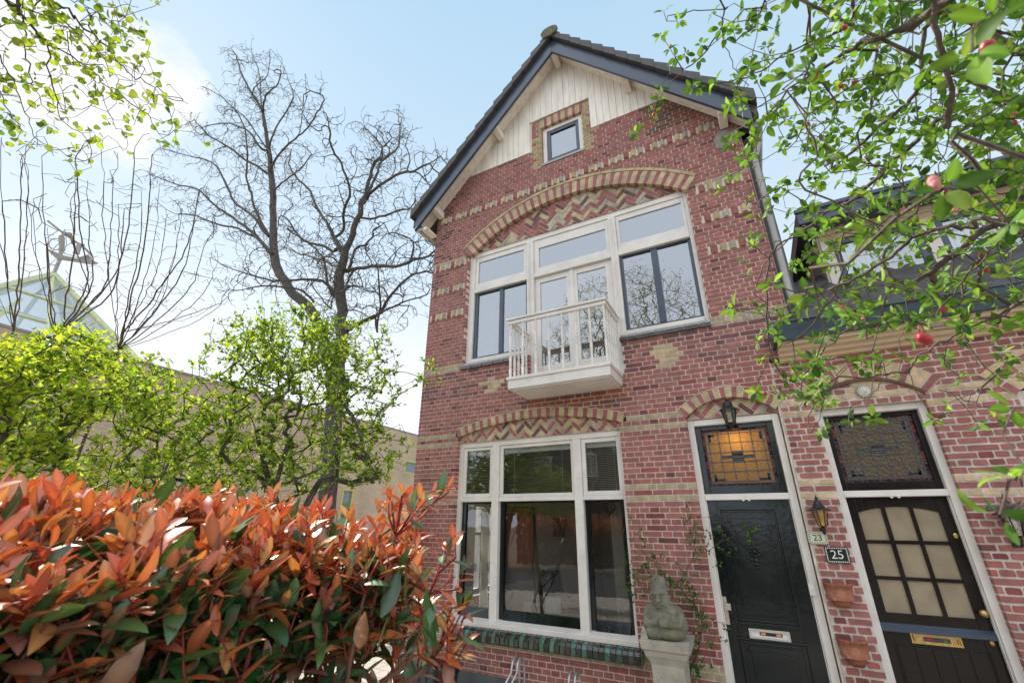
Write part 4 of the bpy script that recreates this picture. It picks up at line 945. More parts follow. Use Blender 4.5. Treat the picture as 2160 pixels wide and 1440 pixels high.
yz(y,22,0,ZS); s.faces([(SX-.3,-14,ZS-.3),(SX-9,-14,ZS-.3),(SX-9,22,ZS-.3),(SX-.3,22,ZS-.3)],[(3,2,1,0)]); s.faces([(SX,22,0),(SX-9,22,0),(SX-9,22,ZS),(SX,22,ZS)],[(3,2,1,0)])
s.build('wall', sb, S)
s = MB(); s.box(SX-.34,SX+.03,-14,22.05,ZS,ZS+.06); s.build('coping', M['zinc'], S)
M['yellow'] = mat('yellow_paint',(.62,.60,.14),.5,var=.08); 
for a,b,c_,d_ in wins:
    s = MB()
    for (y0,y1,z0,z1) in ((a,a+.07,c_,d_),(b-.07,b,c_,d_),(a+.07,b-.07,c_,c_+.07),(a+.07,b-.07,d_-.07,d_)): s.box(SX-.1,SX+.02,y0,y1,z0,z1)
    o = s.build('window', M['yellow'], S); s = MB(); s.poly([(SX-.05,a+.07,c_+.07),(SX-.05,b-.07,c_+.07),(SX-.05,b-.07,d_-.07),(SX-.05,a+.07,d_-.07)]); s.build('pane', mat('dull_glass',(.2,.27,.33),.15,bump=0) if a==wins[0][0] else bpy.data.materials['dull_glass'], o)
# glass pyramid
ap = atx(113,578,SX-3.0); 
hw = 2.4; bz = ZS-.1; s = MB(); g = MB(); A_ = (ap.x,ap.y,ap.z)
base = [(ap.x+hw,ap.y-hw,bz),(ap.x+hw,ap.y+hw,bz),(ap.x-hw,ap.y+hw,bz),(ap.x-hw,ap.y-hw,bz)]
for k in range(4):
    a,b = V(base[k]), V(base[(k+1)%4]); T_ = V(A_); g.poly([a,b,T_])
    s.tube([a,T_], .09, sides=4); s.tube([a,b], .09, sides=4)
    for u in (.25,.5,.75):
        m_ = a.lerp(b,u); top = m_.lerp(T_, 1.0 if u==.5 else .5); s.tube([m_,top], .055, sides=4)
    for u in (.3,.6): s.tube([a.lerp(T_,u),b.lerp(T_,u)], .05, sides=4)
fr = s.build('skylight_frame', mat('lime_paint',(.66,.70,.42),.5), S); g.build('skylight_glass', glassmat('skylight_glass',.45,.8,(.9,.93,.94),rough=.3), S)
# weathervane: sailing boat with hoop and figure
W_ = empty('weathervane', A_, 'silver metal boat sculpture on a rod above the glass pyramid', 'sculpture'); s = MB(); s.tube([A_,atx(127,545,SX-3)], .05, sides=6); s.build('rod', M['zinc'], W_)
def sc(px,py): return atx(px,py,SX-3.0)
s = MB(); top_=[sc(x,y) for x,y in ((99,525),(115,532),(135,540),(160,545),(185,537),(195,550),(207,556))]; bot_=[sc(x,y) for x,y in ((99,525),(120,545),(140,549),(165,553),(190,557),(200,558),(207,556))]
for off in (0,):
    n=len(top_); vs=[p+V((-.05,0,0)) for p in top_+bot_]+[p+V((.05,0,0)) for p in top_+bot_]
    fs=[]
    for i in range(n-1): fs+= [(i,i+1,n+i+1,n+i),(2*n+n+i,2*n+n+i+1,2*n+i+1,2*n+i),(i,2*n+i,2*n+i+1,i+1),(n+i,n+i+1,3*n+i+1,3*n+i)]
    s.faces(vs,fs)
s.build('hull', M['zinc'], W_)
s = MB(); hp_=[(105+0,515)]; cxp,cyp=117,515
s.tube([sc(cxp+14*math.cos(a),cyp+12*math.sin(a)) for a in [2*math.pi*k/20 for k in range(21)]], .016, sides=4)
s.tube([sc(100,465),sc(125,485),sc(150,503),sc(175,520),sc(195,540)], .035, sides=4); s.tube([sc(128,545),sc(128,498),sc(138,493),sc(150,498),sc(155,515)], .05, sides=5)
s.tube([sc(130,500),sc(131,530)], .08, .06, 6); s.ball(sc(146,495), .08, 8, 6); s.tube([sc(160,535),sc(168,515),sc(178,518)], .09, .05, 5); s.build('figure', M['zinc'], W_)
# ================================================================ HOUSES OPPOSITE (seen only as reflections)
SBD = brickmat('dark_brick', (.07,.045,.035), (.05,.035,.03), (.10,.08,.07))
for (x0,x1,he,ha,lb) in ((-13,-6.5,5.4,9.2,'dark brown gabled house across the street mirrored in the big window'),(2.0,9.0,5.6,9.6,'red brick gabled house across the street opposite number 25')):
    Q = empty('opposite_house', ((x0+x1)/2,-19,0), lb, 'house'); xm=(x0+x1)/2
    s = MB(); s.prism([(x0,0),(x1,0),(x1,he),(xm,ha),(x0,he)], -26, -19); s.build('wall', SBD, Q)
    s = MB(); s.prism([(x0-.3,he-.2),(xm,ha+.05),(x1+.3,he-.2),(x1+.3,he),(xm,ha+.3),(x0-.3,he)], -26.2, -18.7); s.build('roof', M['tile'], Q)
    for wx in (x0+1.2,xm+.8):
        for wz in (4.6,):
            s = MB(); s.box(wx,wx+1.2,-19.0,-18.95,wz,wz+1.4); o = s.build('window', M['white'], Q); s = MB(); s.box(wx+.1,wx+1.1,-18.95,-18.94,wz+.1,wz+1.3); s.build('pane', M['pane_low'], o)
# garden chair and gate-side pieces left of the house corner
c = at(795,1290,1.3); t = empty('garden_chair', (c.x,1.3,0), 'grey metal garden chair on the sunlit paving behind the hedge', 'chair')
s = MB(); x=c.x
for q in (-.22,.22): s.tube([(x+q,1.1,0),(x+q,1.15,.45),(x+q,1.55,.47),(x+q,1.62,.95)], .013, sides=6); s.tube([(x+q,1.6,0),(x+q,1.5,.46)], .013, sides=6); s.tube([(x+q,1.12,.65),(x+q,1.55,.68)], .016, sides=6)
s.tube([(x-.22,1.62,.95),(x+.22,1.62,.95)], .013, sides=6); s.build('frame', M['steel'], t)
s = MB()
for k in range(7): s.box(x-.2,x+.2,1.15+k*.06,1.19+k*.06,.46,.475)
s.build('seat', M['steel'], t)
s = MB()
for k in range(5): s.box(x-.2,x+.2,1.57+k*.012,1.585+k*.012,.55+k*.08,.59+k*.08)
s.build('backrest', M['steel'], t)
# ================================================================ PLANTS
class Tree:
    def __init__(s): s.p = []; s.par = []; s.arr = np.zeros((90000,3)); s.n = 0
    def add(s, p, par): s.p.append(V(p)); s.par.append(par); s.arr[s.n] = p; s.n += 1; return s.n-1
    def path(s, pts, par=-1, sub=4, jit=.0, rng=None):
        pts = [V(q) for q in pts]; last = par
        if par >= 0: pts = [s.p[par]]+pts
        n = len(pts)
        for i in range(n-1):
            p0, p1, p2, p3 = pts[max(i-1,0)], pts[i], pts[i+1], pts[min(i+2,n-1)]
            for k in range(sub):
                if i == 0 and k == 0 and par >= 0: continue
                t = k/sub; q = .5*((2*p1)+(p2-p0)*t+(2*p0-5*p1+4*p2-p3)*t*t+(3*p1-p0-3*p2+p3)*t**3)
                if jit: q = q+V((rng.gauss(0,jit),rng.gauss(0,jit),rng.gauss(0,jit)))
                last = s.add(q, last)
        return s.add(pts[-1], last)
    def nearest(s, q, maxi=None):
        m = s.n if maxi is None else maxi
        d = ((s.arr[:m]-np.array(q))**2).sum(1); i = int(d.argmin()); return i, math.sqrt(d[i])
    def grow(s, q, seg, jit, rng, sag=0, maxd=1e9):
        i, d = s.nearest(q)
        if d < seg*.5 or d > maxd: return None
        a = s.p[i]; n = max(1, int(d/seg)); last = i
        dirp = (a-s.p[s.par[i]]).normalized() if s.par[i] >= 0 else V((0,0,1))
        off = dirp*(d*.22)
        for k in range(1, n+1):
            t = k/n; b = a.lerp(V(q), t)+off*(math.sin(t*math.pi))+V((0,0,-sag*d*math.sin(t*math.pi)))
            if k < n: b = b+V((rng.gauss(0,jit),rng.gauss(0,jit),rng.gauss(0,jit)))*seg
            last = s.add(b, last)
        return last
    def radii(s, tip, expo=.5, rmax=1):
        cnt = [0]*s.n
        ch = [0]*s.n
        for i in range(s.n-1,-1,-1):
            if cnt[i] == 0: cnt[i] = 1
            if s.par[i] >= 0: cnt[s.par[i]] += cnt[i]
        s.cnt = cnt; return [min(rmax, tip*c**expo) for c in cnt]
    def mesh(s, tip, expo=.5, rmax=1, minr=.0, sides=lambda r: 6):
        r = s.radii(tip, expo, rmax); kids = [[] for _ in range(s.n)]
        for i, q in enumerate(s.par):
            if q >= 0: kids[q].append(i)
        mb = MB(); starts = [i for i in range(s.n) if s.par[i] < 0]; stack = [(None, i) for i in starts]
        while stack:
            pr, i = stack.pop(); ch = [] if pr is None else [pr]
            rs = [] if pr is None else [r[i]]
            cur = i
            while True:
                ch.append(cur); rs.append(r[cur])
                if not kids[cur]: break
                k = sorted(kids[cur], key=lambda a: -r[a])
                for o in k[1:]: stack.append((cur, o))
                cur = k[0]
            if len(ch) > 1:
                rs = [min(a, rs[1] if pr is not None else a) for a in rs]; rs = [max(a, minr) for a in rs]
                mb.tube([s.p[a] for a in ch], 0, 0, sides(max(rs)), rs=rs, cap=False)
        return mb
def rnd(rng, s=1): return V((rng.gauss(0,s), rng.gauss(0,s), rng.gauss(0,s)))
sd = lambda r: 8 if r > .05 else (6 if r > .015 else (4 if r > .005 else 3))
# ---------------------------------------------------------------- big bare tree
rng = random.Random(11)
T1 = Tree(); a5 = lambda x, y: (280+x/2.25, 60+y/2.25)
Yt = 2.6
def pl(pts, y0, y1): n = len(pts); return [at(p[0], p[1], y0+(y1-y0)*i/max(1,n-1)) for i, p in enumerate(pts)]
g0 = at(705,1000,Yt); tr = T1.path([V((g0.x-.1,Yt,0)), V((g0.x-.05,Yt,1.5)), at(700,950,Yt), at(703,880,Yt), at(712,800,Yt)], -1, 4)
jt = .03
i1 = T1.path(pl([(690,755),(662,664),(609,607),(582,558),(576,509),(576,438),(571,362),(564,300),(551,216),(547,158),(533,118),(530,95)], Yt, Yt+.4), tr, 4, .015, rng)
i2 = T1.path(pl([(720,720),(720,655),(720,562),(742,496),(762,438),(773,398),(791,344),(827,291)], Yt, Yt-.4), tr, 4, jt, rng)
brs = ["650,1060 560,960 450,880 380,830 300,760 200,740 80,690","600,1000 500,950 400,930 300,890 200,880","655,990 600,900 560,790 540,700 545,600 520,440 430,330",
"640,980 560,880 480,820 440,730 380,640 250,600 140,570","650,690 560,640 450,560 350,500 290,430","610,380 560,300 520,220 490,130 465,95","665,640 740,550 800,500 860,430 910,340",
"660,520 700,440 760,330 740,250","620,350 650,300 690,260 710,160","680,760 740,710 790,670 850,600","980,1040 930,940 880,860 840,770 780,710 740,640 760,560","960,1060 900,1030 800,1000 740,910 700,880",
"1000,1140 900,1100 800,1070 720,1040","1000,960 1000,880 1030,770 990,640 940,560 930,450","1090,830 1150,760 1250,700 1340,680 1400,740","1085,900 1150,900 1250,870 1360,850","1030,1150 1130,1130 1250,1130 1330,1100 1420,1080",
"1000,1230 1060,1225 1110,1235","970,1260 900,1200 800,1190 700,1200 560,1170 420,1120","860,1290 780,1240 650,1220 520,1240","1000,1450 1060,1410 1180,1350 1280,1300 1420,1250","1180,1340 1230,1260 1330,1170 1440,1150",
"1160,1440 1175,1310 1165,1150","1040,1100 1060,1050 1130,1000 1150,950 1250,900","940,1250 905,1100 860,1040 790,990","1100,800 1130,750 1170,660 1180,560 1100,470","1190,620 1260,560 1270,450","600,560 540,480 430,450 330,470","655,600 600,520 540,430 480,380","575,280 640,220 650,110","1030,1180 1000,1240 950,1270 940,1330"]
for b in brs:
    pts = [a5(*map(float, q.split(','))) for q in b.split()]; y0 = Yt+rng.uniform(-.2,.2); y1 = Yt+rng.uniform(-2.2,2.2)
    P_ = pl(pts, y0, y1); k, d = T1.nearest(P_[0]); T1.path(P_[0 if d > .05 else 1:], k, 4, .018, rng)
nl = T1.n
for q in range(3300):
    k = rng.randrange(60, nl); p = T1.p[k]
    if p.z < 4.5: continue
    ow = (p-V((T1.p[0].x,Yt,p.z-2.5))).normalized(); T1.grow(p+rnd(rng, .38)+ow*.35, .13, .09, rng, maxd=1.3)
n2 = T1.n
for q in range(6500):
    k = rng.randrange(nl, n2); p = T1.p[k]; ow = (p-V((T1.p[0].x,Yt,p.z-2.5))).normalized(); T1.grow(p+rnd(rng,.17)+ow*.2, .09, .1, rng, maxd=.6)
bt = empty('bare_tree', T1.p[0], 'large leafless tree with two crooked leaders rising behind the green shrubs', 'tree')
T1.mesh(.0058, .43, .26, .0055, sd).build('trunk', M['bark'], bt, True)
s = MB()
for k in range(n2, T1.n, 3):
    p = T1.p[k]
    s.leaf(p, rnd(rng), rnd(rng), .05, .025, (.05,.04,.025), st=(0,.5,1), wd=(0,1,0))
s.build('buds', M['leaf_far'], bt)
# ---------------------------------------------------------------- vase shaped whippy trees at left
def whippy(groups, dist, label, seed):
    rg = random.Random(seed); T = Tree()
    for (bx,by), tips, root in groups:
        b = atd(bx,by,dist); r0 = T.path([V((b.x*1.0,b.y,0)), V((b.x,b.y,b.z*.6)), b], -1, 4) if root else T.nearest(b)[0]
        for tx,ty in tips:
            dd = dist+rg.uniform(-1.0,1.2); p1 = atd(bx+(tx-bx)*.45+rg.uniform(-6,6), by+(ty-by)*.28, dist+(dd-dist)*.4); p2 = atd(bx+(tx-bx)*.85, by+(ty-by)*.62, dist+(dd-dist)*.7)
            T.path([p1, p2, atd(tx,ty,dd)], r0, 7, .008, rg)
    nl = T.n
    for q in range(260):
        k = rg.randrange(nl//8, nl); p = T.p[k]; T.grow(p+rnd(rg,.10)+V((0,0,.45)), .12, .04, rg, maxd=.6)
    t = empty('bare_shrub_tree', T.p[0], label, 'tree', 'thin bare whippy trees before the school'); T.mesh(.0038,.36,.07,.0036,sd).build('stems', M['twig'], t, True)
whippy([((28,700),[(3,290),(-60,350),(45,330),(-20,250),(60,360)],True),((128,765),[(55,310),(88,330),(70,420),(160,385),(100,480)],True),((205,690),[(285,310),(185,380),(238,370),(150,420),(160,330),(262,440)],False)], 9.0, 'leftmost cluster of long thin bare stems in front of the glass pyramid', 3)
whippy([((250,740),[(300,400),(335,390),(385,440),(430,520),(460,545),(480,610),(320,330),(215,350),(250,430),(410,470),(360,560)],True),((262,700),[(450,640),(500,600),(420,400),(350,460)],False)], 9.6, 'fan of bare stems leaning right of the glass pyramid', 4)
# ---------------------------------------------------------------- leafy shrubs
def shrub(base_px, dist, vol, n, label, seed, stems=5, leaf=.058, cols=None, lmin=7, nm='lilac_bush', lv=1.0, thin=None):
    rg = random.Random(seed); T = Tree(); b = atd(base_px[0], base_px[1], dist); root = V((b.x,b.y,0))
    r0 = T.add(root, -1); cen = V((0,0,0)); att = []
    for (px,py,rx,ry,k) in vol:
        for q in range(int(n*k)):
            while True:
                u,v,w_ = rg.uniform(-1,1),rg.uniform(-1,1),rg.uniform(-1,1)
                if u*u+v*v+w_*w_ < 1 and (u*u+v*v+w_*w_ > .15 or rg.random() < .4): break
            att.append(atd(px+u*rx, py+v*ry, dist+w_*1.1))
    for k in range(stems):
        tgt = att[rg.randrange(len(att))]; mid = root.lerp(tgt,.5)+V((rg.gauss(0,.15),rg.gauss(0,.15),.15)); T.path([root+rnd(rg,.05)+V((0,0,.3)), mid, root.lerp(tgt,.85)], r0, 6, .02, rg)
    att.sort(key=lambda a: (a-root-V((0,0,1.0))).length); tips = []
    for a in att:
        i = T.grow(a, .11, .22, rg, maxd=2.5)
        if i is not None: tips.append(i)
    t = empty(nm, root, label, 'shrub', 'green shrubs behind the hedge'); T.mesh(.0032,.5,.05,.0034,sd).build('branches', M['bark'], t, True)
    s = MB(); cols = cols or [(.34,.42,.07),(.40,.46,.09),(.22,.36,.04),(.10,.20,.03)]
    for i in tips:
        k = i; seq = []
        for _ in range(3):
            seq.append(k); k = T.par[k]
            if k < 0: break
        for c in range(rg.randint(lmin, lmin+5)):
            q = T.p[seq[rg.randrange(len(seq))]]; d = rnd(rg)+V((0,0,.5)); L_ = leaf*rg.uniform(.6,1.25)
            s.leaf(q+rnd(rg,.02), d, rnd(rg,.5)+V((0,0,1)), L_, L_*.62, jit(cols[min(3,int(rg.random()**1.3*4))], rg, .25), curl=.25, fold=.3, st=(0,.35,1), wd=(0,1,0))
    s.build('foliage', M['leaf_green'], t, False); return T
shrub((640,1100), 6.2, [(640,960,190,90,.3),(610,720,140,90,.3),(905,790,30,40,.015),(640,760,150,110,.38),(760,800,95,140,.27),(500,780,110,120,.2),(790,940,85,90,.12),(620,900,150,110,.2)], 900, 'open leafy shrub with dark forked stems, nearest the house corner', 31, 6, cols=[(.34,.42,.07),(.22,.32,.05),(.16,.28,.04),(.08,.16,.03)])
shrub((330,1100), 6.0, [(380,1000,170,70,.3),(360,900,130,110,.4),(470,940,120,110,.3),(300,830,90,90,.3)], 620, 'dense yellow-green shrub in the middle of the row', 32, 6)
shrub((60,1100), 5.2, [(100,980,190,70,.35),(40,760,70,60,.15),(90,860,130,110,.5),(210,800,110,80,.3),(150,730,90,50,.2),(-60,800,100,120,.2)], 640, 'bright yellow-green shrub at the far left in front of the brick wall', 33, 6, cols=[(.44,.50,.08),(.36,.46,.07),(.24,.38,.04),(.12,.22,.03)])
shrub((870,1090), 8.0, [(862,1150,32,80,1)], 150, 'small red-leaved shrub glimpsed behind the corner of the brick house', 34, 3, leaf=.09, cols=[(.55,.06,.03),(.6,.14,.04),(.4,.05,.03),(.1,.12,.03)], nm='red_leaved_shrub')
# ---------------------------------------------------------------- linden branches, top left
rng = random.Random(8); T2 = Tree(); c6 = lambda x,y: (x/3.6, y/3.6)
tr2 = T2.path([V((-4.6,-6.6,0)),V((-4.6,-6.6,3)),V((-4.5,-6.5,5.6)),atd(-160,-160,4.4)], -1, 5)
lims = ["-60,-60 40,0 130,90 220,180 300,280 380,345 500,410 620,480 720,560 790,640 900,700 1000,740 1140,780 1240,800","200,-100 370,0 480,60 560,120 640,200 720,280 800,350 850,430 920,490 1000,560 1100,630 1200,670 1280,730 1430,790",
"0,-80 150,0 250,80 350,130 440,190 560,260 680,350 780,420 880,460 980,520 1100,570 1220,600","400,-100 560,0 650,60 700,130 820,180 920,260 1020,300","160,120 190,240 190,380 230,540 270,680 330,800 370,880 450,990","350,340 360,480 400,640 440,840 520,940 620,1010",
"-80,330 0,430 80,560 130,680 200,850 230,980 330,1080 440,1140","-60,600 0,700 60,850 160,960 200,1010","-80,230 0,250 90,300 170,330 320,380 440,440","690,560 690,700","780,650 820,850 870,960 920,980","600,-80 700,0 800,60 980,50 1040,50","660,80 760,130 860,160 960,110","900,700 1000,800 1140,890","620,480 760,500 870,560 1000,640","700,330 760,400 850,560 1060,620","300,0 420,90 500,170 620,260 740,320"]
for b in lims:
    pts = [c6(*map(float,q.split(','))) for q in b.split()]; d0 = 4.1+rng.uniform(-.3,.3); d1 = d0+rng.uniform(-.6,.5); n = len(pts)
    P_ = [atd(p[0],p[1],d0+(d1-d0)*i/n) for i,p in enumerate(pts)]; k,d = T2.nearest(P_[0])
    T2.path(P_ if d > .03 else P_[1:], k, 3, .008, rng)
nl = T2.n; tips = []
for q in range(300):
    k = rng.randrange(25, nl); i = T2.grow(T2.p[k]+rnd(rng,.10)+V((.08,.03,-.08)), .05, .06, rng, maxd=.4)
    if i is not None: tips.append(i)
lt = empty('linden_tree', T2.p[0], 'branches with fresh round green leaves hanging in at the top left', 'tree'); T2.mesh(.0014,.40,.12,.0016,sd).build('branches', M['bark'], lt, True)
s = MB()
for i in tips:
    for c in range(rng.randint(1,3)):
        L_ = rng.uniform(.028,.052); s.leaf(T2.p[i]+rnd(rng,.018), rnd(rng,.6)+V((.2,0,-.8)), rnd(rng), L_, L_*.95, jit((.30,.38,.06) if rng.random()<.55 else (.15,.24,.05), rng, .25), curl=.3, fold=.35, st=(0,.2,.5,.8,1), wd=(.0,.85,1,.7,0))
s.build('leaves', M['leaf_far'], lt)
# ---------------------------------------------------------------- crab apple
rng = random.Random(15); T3 = Tree()
base = V((1.35,-4.45,0)); r3 = T3.path([base,base+V((-.03,0,1.2)),base+V((.03,.02,2.3))], -1, 4)
def cl(txt, d0, d1, r=None):
    pts = [tuple(map(float,q.split(','))) for q in txt.split()]; n = len(pts); P_ = [atd(p[0],p[1],d0+(d1-d0)*i/max(1,n-1)) for i,p in enumerate(pts)]
    if r is None: k,d = T3.nearest(P_[0])
    else: k = r
    T3.path(P_, k, 4, .003, rng)
cl("2260,380 2144,447 2060,500 1990,553 1961,575 1911,596 1880,585",1.9,2.0,r3)
cl("2280,600 2160,637 2115,660 2031,701 1967,730 1932,759 1917,785 1867,788 1820,795 1760,800",1.55,1.75,r3)
cl("2300,0 2200,-60 2080,-50 1974,0 1980,102 2006,190 1997,292 1974,391",1.5,1.5,r3)
cl("2200,-60 2050,-30 1948,38 1860,79 1782,111 1700,169 1683,188 1650,196",1.5,1.9)
cl("1992,248 1962,271 1930,300 1880,345 1846,379 1800,420 1760,440 1700,480 1660,510 1610,560 1590,620",1.7,2.1)
cl("2160,490 2060,480 1990,485 1930,500 1880,540 1830,570 1780,600 1750,610",1.4,1.5,r3)
cl("2160,500 2110,510 2060,560 2010,620 1975,660 1930,690",1.3,1.45)
cl("1790,600 1700,625 1650,650 1600,660 1545,655",1.45,1.45)
cl("2060,-60 2000,0 1940,70 1880,20",1.9,2.2)
cl("1940,180 1900,230 1850,270 1800,320 1740,350",2.0,2.3)
cl("1700,169 1620,245 1560,270 1520,300",1.9,2.1)
cl("1880,-40 1800,40 1720,90 1702,0",2.2,2.3,r3)
cl("1702,-30 1703,60 1705,140 1710,200",2.2,2.2)
cl("1560,-60 1530,20 1520,60 1480,120 1440,150 1400,190 1375,230 1345,270",2.0,2.1,r3)
cl("1620,-60 1600,40 1560,80 1530,90 1540,120 1560,160 1580,180",2.0,2.1)
cl("1530,20 1500,22 1450,25 1425,35",2.05,2.1)
cl("1520,80 1490,100 1470,115",2.05,2.1)
cl("1720,90 1650,120 1590,160 1540,170 1480,183 1450,190",2.0,2.1)
cl("1680,300 1640,320 1580,350 1550,370",2.2,2.2)
cl("1870,788 1840,830 1800,860 1790,900",1.7,1.6); cl("1917,785 1950,850 1975,880 2010,870",1.65,1.7); cl("2150,860 2060,850 2010,835 1980,820",1.7,1.8,r3)
cl("2230,1040 2180,1060 2145,1075 2110,1090",.75,.62,r3); cl("2200,990 2160,1000 2130,1010",.7,.6)
cl("1700,480 1640,520 1620,560 1615,640 1620,700 1630,760",2.0,1.9); cl("1760,620 1700,700 1650,730 1620,760",1.6,1.7); cl("1880,600 1860,660 1850,700 1830,720",1.9,1.8)
cl("2180,-20 2100,20 2050,60",.8,.6,r3); cl("2160,330 2080,370 2000,400 1930,400",.9,.6,r3)
cl("1700,400 1720,330 1700,260 1680,210 1650,190",1.2,1.0)
clus = []
fr_ = "1400,25 1395,75 1415,105 1430,45 1340,280 1395,180 1390,210 1380,235 1425,120 1445,115 1475,125 1480,95 1505,30 1520,60 1530,80 1460,185 1475,185 1510,175 1560,205 1540,300 1560,320 1585,285 1540,370 1520,400 1550,370 1575,420 1590,520 1570,545 1575,580 1580,500 1580,640 1540,655 1600,650 1610,760 1640,830 1660,800 1700,830 1800,885 1740,900 1730,915 1840,880 2000,850 1975,885 2060,890 2100,880 1640,770 1600,720 1620,690 1560,160 1590,130 1600,60 1620,20 1570,20"
for q in fr_.split():
    x,y = map(float,q.split(',')); clus.append((x,y,rng.uniform(1.85,2.25)))
while len(clus) < 820:
    x,y = rng.uniform(1540,2230), rng.uniform(-40,860)
    lim = 1590 if y > 420 else (1500+y*.15); 
    if x < lim: continue
    if y > 690 and x > 1760 and rng.random() < .72: continue
    if y > 800 and x > 1800: continue
    if x < 1700 and rng.random() < .55: continue
    if 500 < y < 720 and rng.random() < .25: continue
    clus.append((x,y,rng.uniform(1.5,2.6)))
near = [(2050,110,.52),(2100,40,.6),(1990,400,.55),(1890,460,.7),(1750,640,.85),(1700,150,1.0),(1650,170,1.0),(2110,1085,.58),(2135,1010,.6),(2130,470,.75),(1960,620,.9),(1720,760,.85),(1740,790,.85),(1830,500,.8),(2150,200,.8),(1860,600,.95),(1670,150,.95),(1630,600,1.0),(1700,330,1.0),(1750,250,1.1),(1550,650,1.1),(2140,860,.9),(1890,150,1.1),(1700,620,.9)]
clus += near; clus.sort(key=lambda c: -c[2] if False else rng.random())
s = MB(); buds = []; fruit = []
for x,y,d in clus:
    p = atd(x,y,d); i = T3.grow(p, .045, .22, rng, maxd=1.6)
    ax = (p-T3.p[T3.par[i]]).normalized() if i is not None and T3.par[i] >= 0 else V((0,0,1))
    ax = (ax+V((0,0,.4))).normalized()
    n = rng.randint(4,7)
    for c in range(n):
        a = 2.4*c+rng.random(); o = ax.orthogonal().normalized(); o2 = ax.cross(o); dr = (o*math.cos(a)+o2*math.sin(a))*rng.uniform(.7,1.2)+ax*rng.uniform(.1,.9)+V((0,0,-.15)); L_ = rng.uniform(.021,.039)*(1 if d > 1.2 else .8)
        cc = (.16,.28,.04) if rng.random() < .5 else ((.07,.15,.03) if rng.random() < .7 else (.28,.40,.07))
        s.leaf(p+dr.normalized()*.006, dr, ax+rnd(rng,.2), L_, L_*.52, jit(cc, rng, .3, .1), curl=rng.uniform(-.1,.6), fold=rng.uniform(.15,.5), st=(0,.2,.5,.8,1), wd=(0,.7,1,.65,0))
    if 1.4 < d < 2.4 and rng.random() < .10 and len(fruit) < 28: fruit.append(p+V((rng.gauss(0,.01),rng.gauss(0,.01),-.018)))
    if rng.random() < .03: buds.append(p)
ct = empty('crab_apple_tree', base, 'crab apple tree with fresh green leaves and small red fruit reaching in from the right', 'tree')
T3.mesh(.0013,.44,.06,.0013,sd).build('branches', M['apple_bark'], ct, True); s.build('leaves', M['leaf_apple'], ct, True)
M['fruit'] = mat('crab_apple', (.38,.02,.03), .35, var=.4, vscale=60, bump=.3, bscale=90)
f0 = None
fruit += [atd(2075,85,.8)+V((0,0,-.01)), atd(1945,712,.8), atd(1955,716,.8), atd(1775,652,1.0)]
for p in fruit:
    if f0 is None: q = MB(); q.ball((0,0,0), .0068, 10, 8, sc=(1,1,1.15)); q.tube([(0,0,.007),(.001,0,.02)], .0008, sides=4); f0 = q.build('crab_apple', M['fruit'], None, True); o = f0
    else: o = f0.copy(); C.objects.link(o)
    o.parent = ct; o.location = p-base
M['pink'] = mat('pink_bud',(.75,.25,.25),.6,bump=0)
for p in buds:
    q = MB(); o_ = p+rnd(rng,.006)
    for c in range(3): q.ball(o_+rnd(rng,.003), .0042, 6, 5, sc=(1,1,1.3))
    q.build('blossom_bud', M['pink'], ct, True)
# ---------------------------------------------------------------- climbing rose
rng = random.Random(9); T4 = Tree(); c4p = lambda x,y: (1260+x/2.182, 780+y/2.182)
rt = T4.add(V((-.72,-.22,0)), -1)
for b in ("430,1430 450,1340 480,1200 450,1090 400,1030 370,980","440,1440 500,1300 520,1180 580,1160","370,980 300,950 200,950 150,900 120,850","300,950 260,870 240,760","370,980 420,900 450,820 430,760 410,690","450,820 500,840 550,800 620,770 660,730 740,745","200,950 150,1000 100,990","450,1090 440,1020 420,960","400,1030 300,1010 200,1000","430,1430 420,1350 440,1250 470,1200","240,880 180,800 170,740","445,760 440,690 432,655"):
    P_ = [at(*c4p(*map(float,q.split(','))), rng.uniform(-.16,-.05)) for q in b.split()]; k,d = T4.nearest(P_[0]); T4.path(P_[0 if d>.03 else 1:], k if T4.n>1 else rt, 3, .006, rng)
nl = T4.n; s = MB()
for q in range(190):
    k = rng.randrange(3,nl); i = T4.grow(T4.p[k]+V((rng.gauss(0,.07),-abs(rng.gauss(0,.035)),rng.gauss(0,.07))), .03, .15, rng, maxd=.3)
    if i is None: continue
    p = T4.p[i]; ax = rnd(rng,.5)+V((0,-.5,-.2))
    for c in range(5):
        o = rnd(rng); L_ = rng.uniform(.025,.045); s.leaf(p+rnd(rng,.012), o+ax*.4, rnd(rng,.4)+V((0,-1,.5)), L_, L_*.62, jit((.05,.12,.02) if rng.random()<.7 else (.11,.19,.03), rng,.25), st=(0,.4,1), wd=(0,1,0))
rs = empty('climbing_rose', T4.p[0], 'sparse climbing rose with thin stems against the wall behind the statue', 'plant'); T4.mesh(.0016,.35,.008,.0016,sd).build('stems', M['twig'], rs, True); s.build('leaves', M['leaf_apple'], rs)
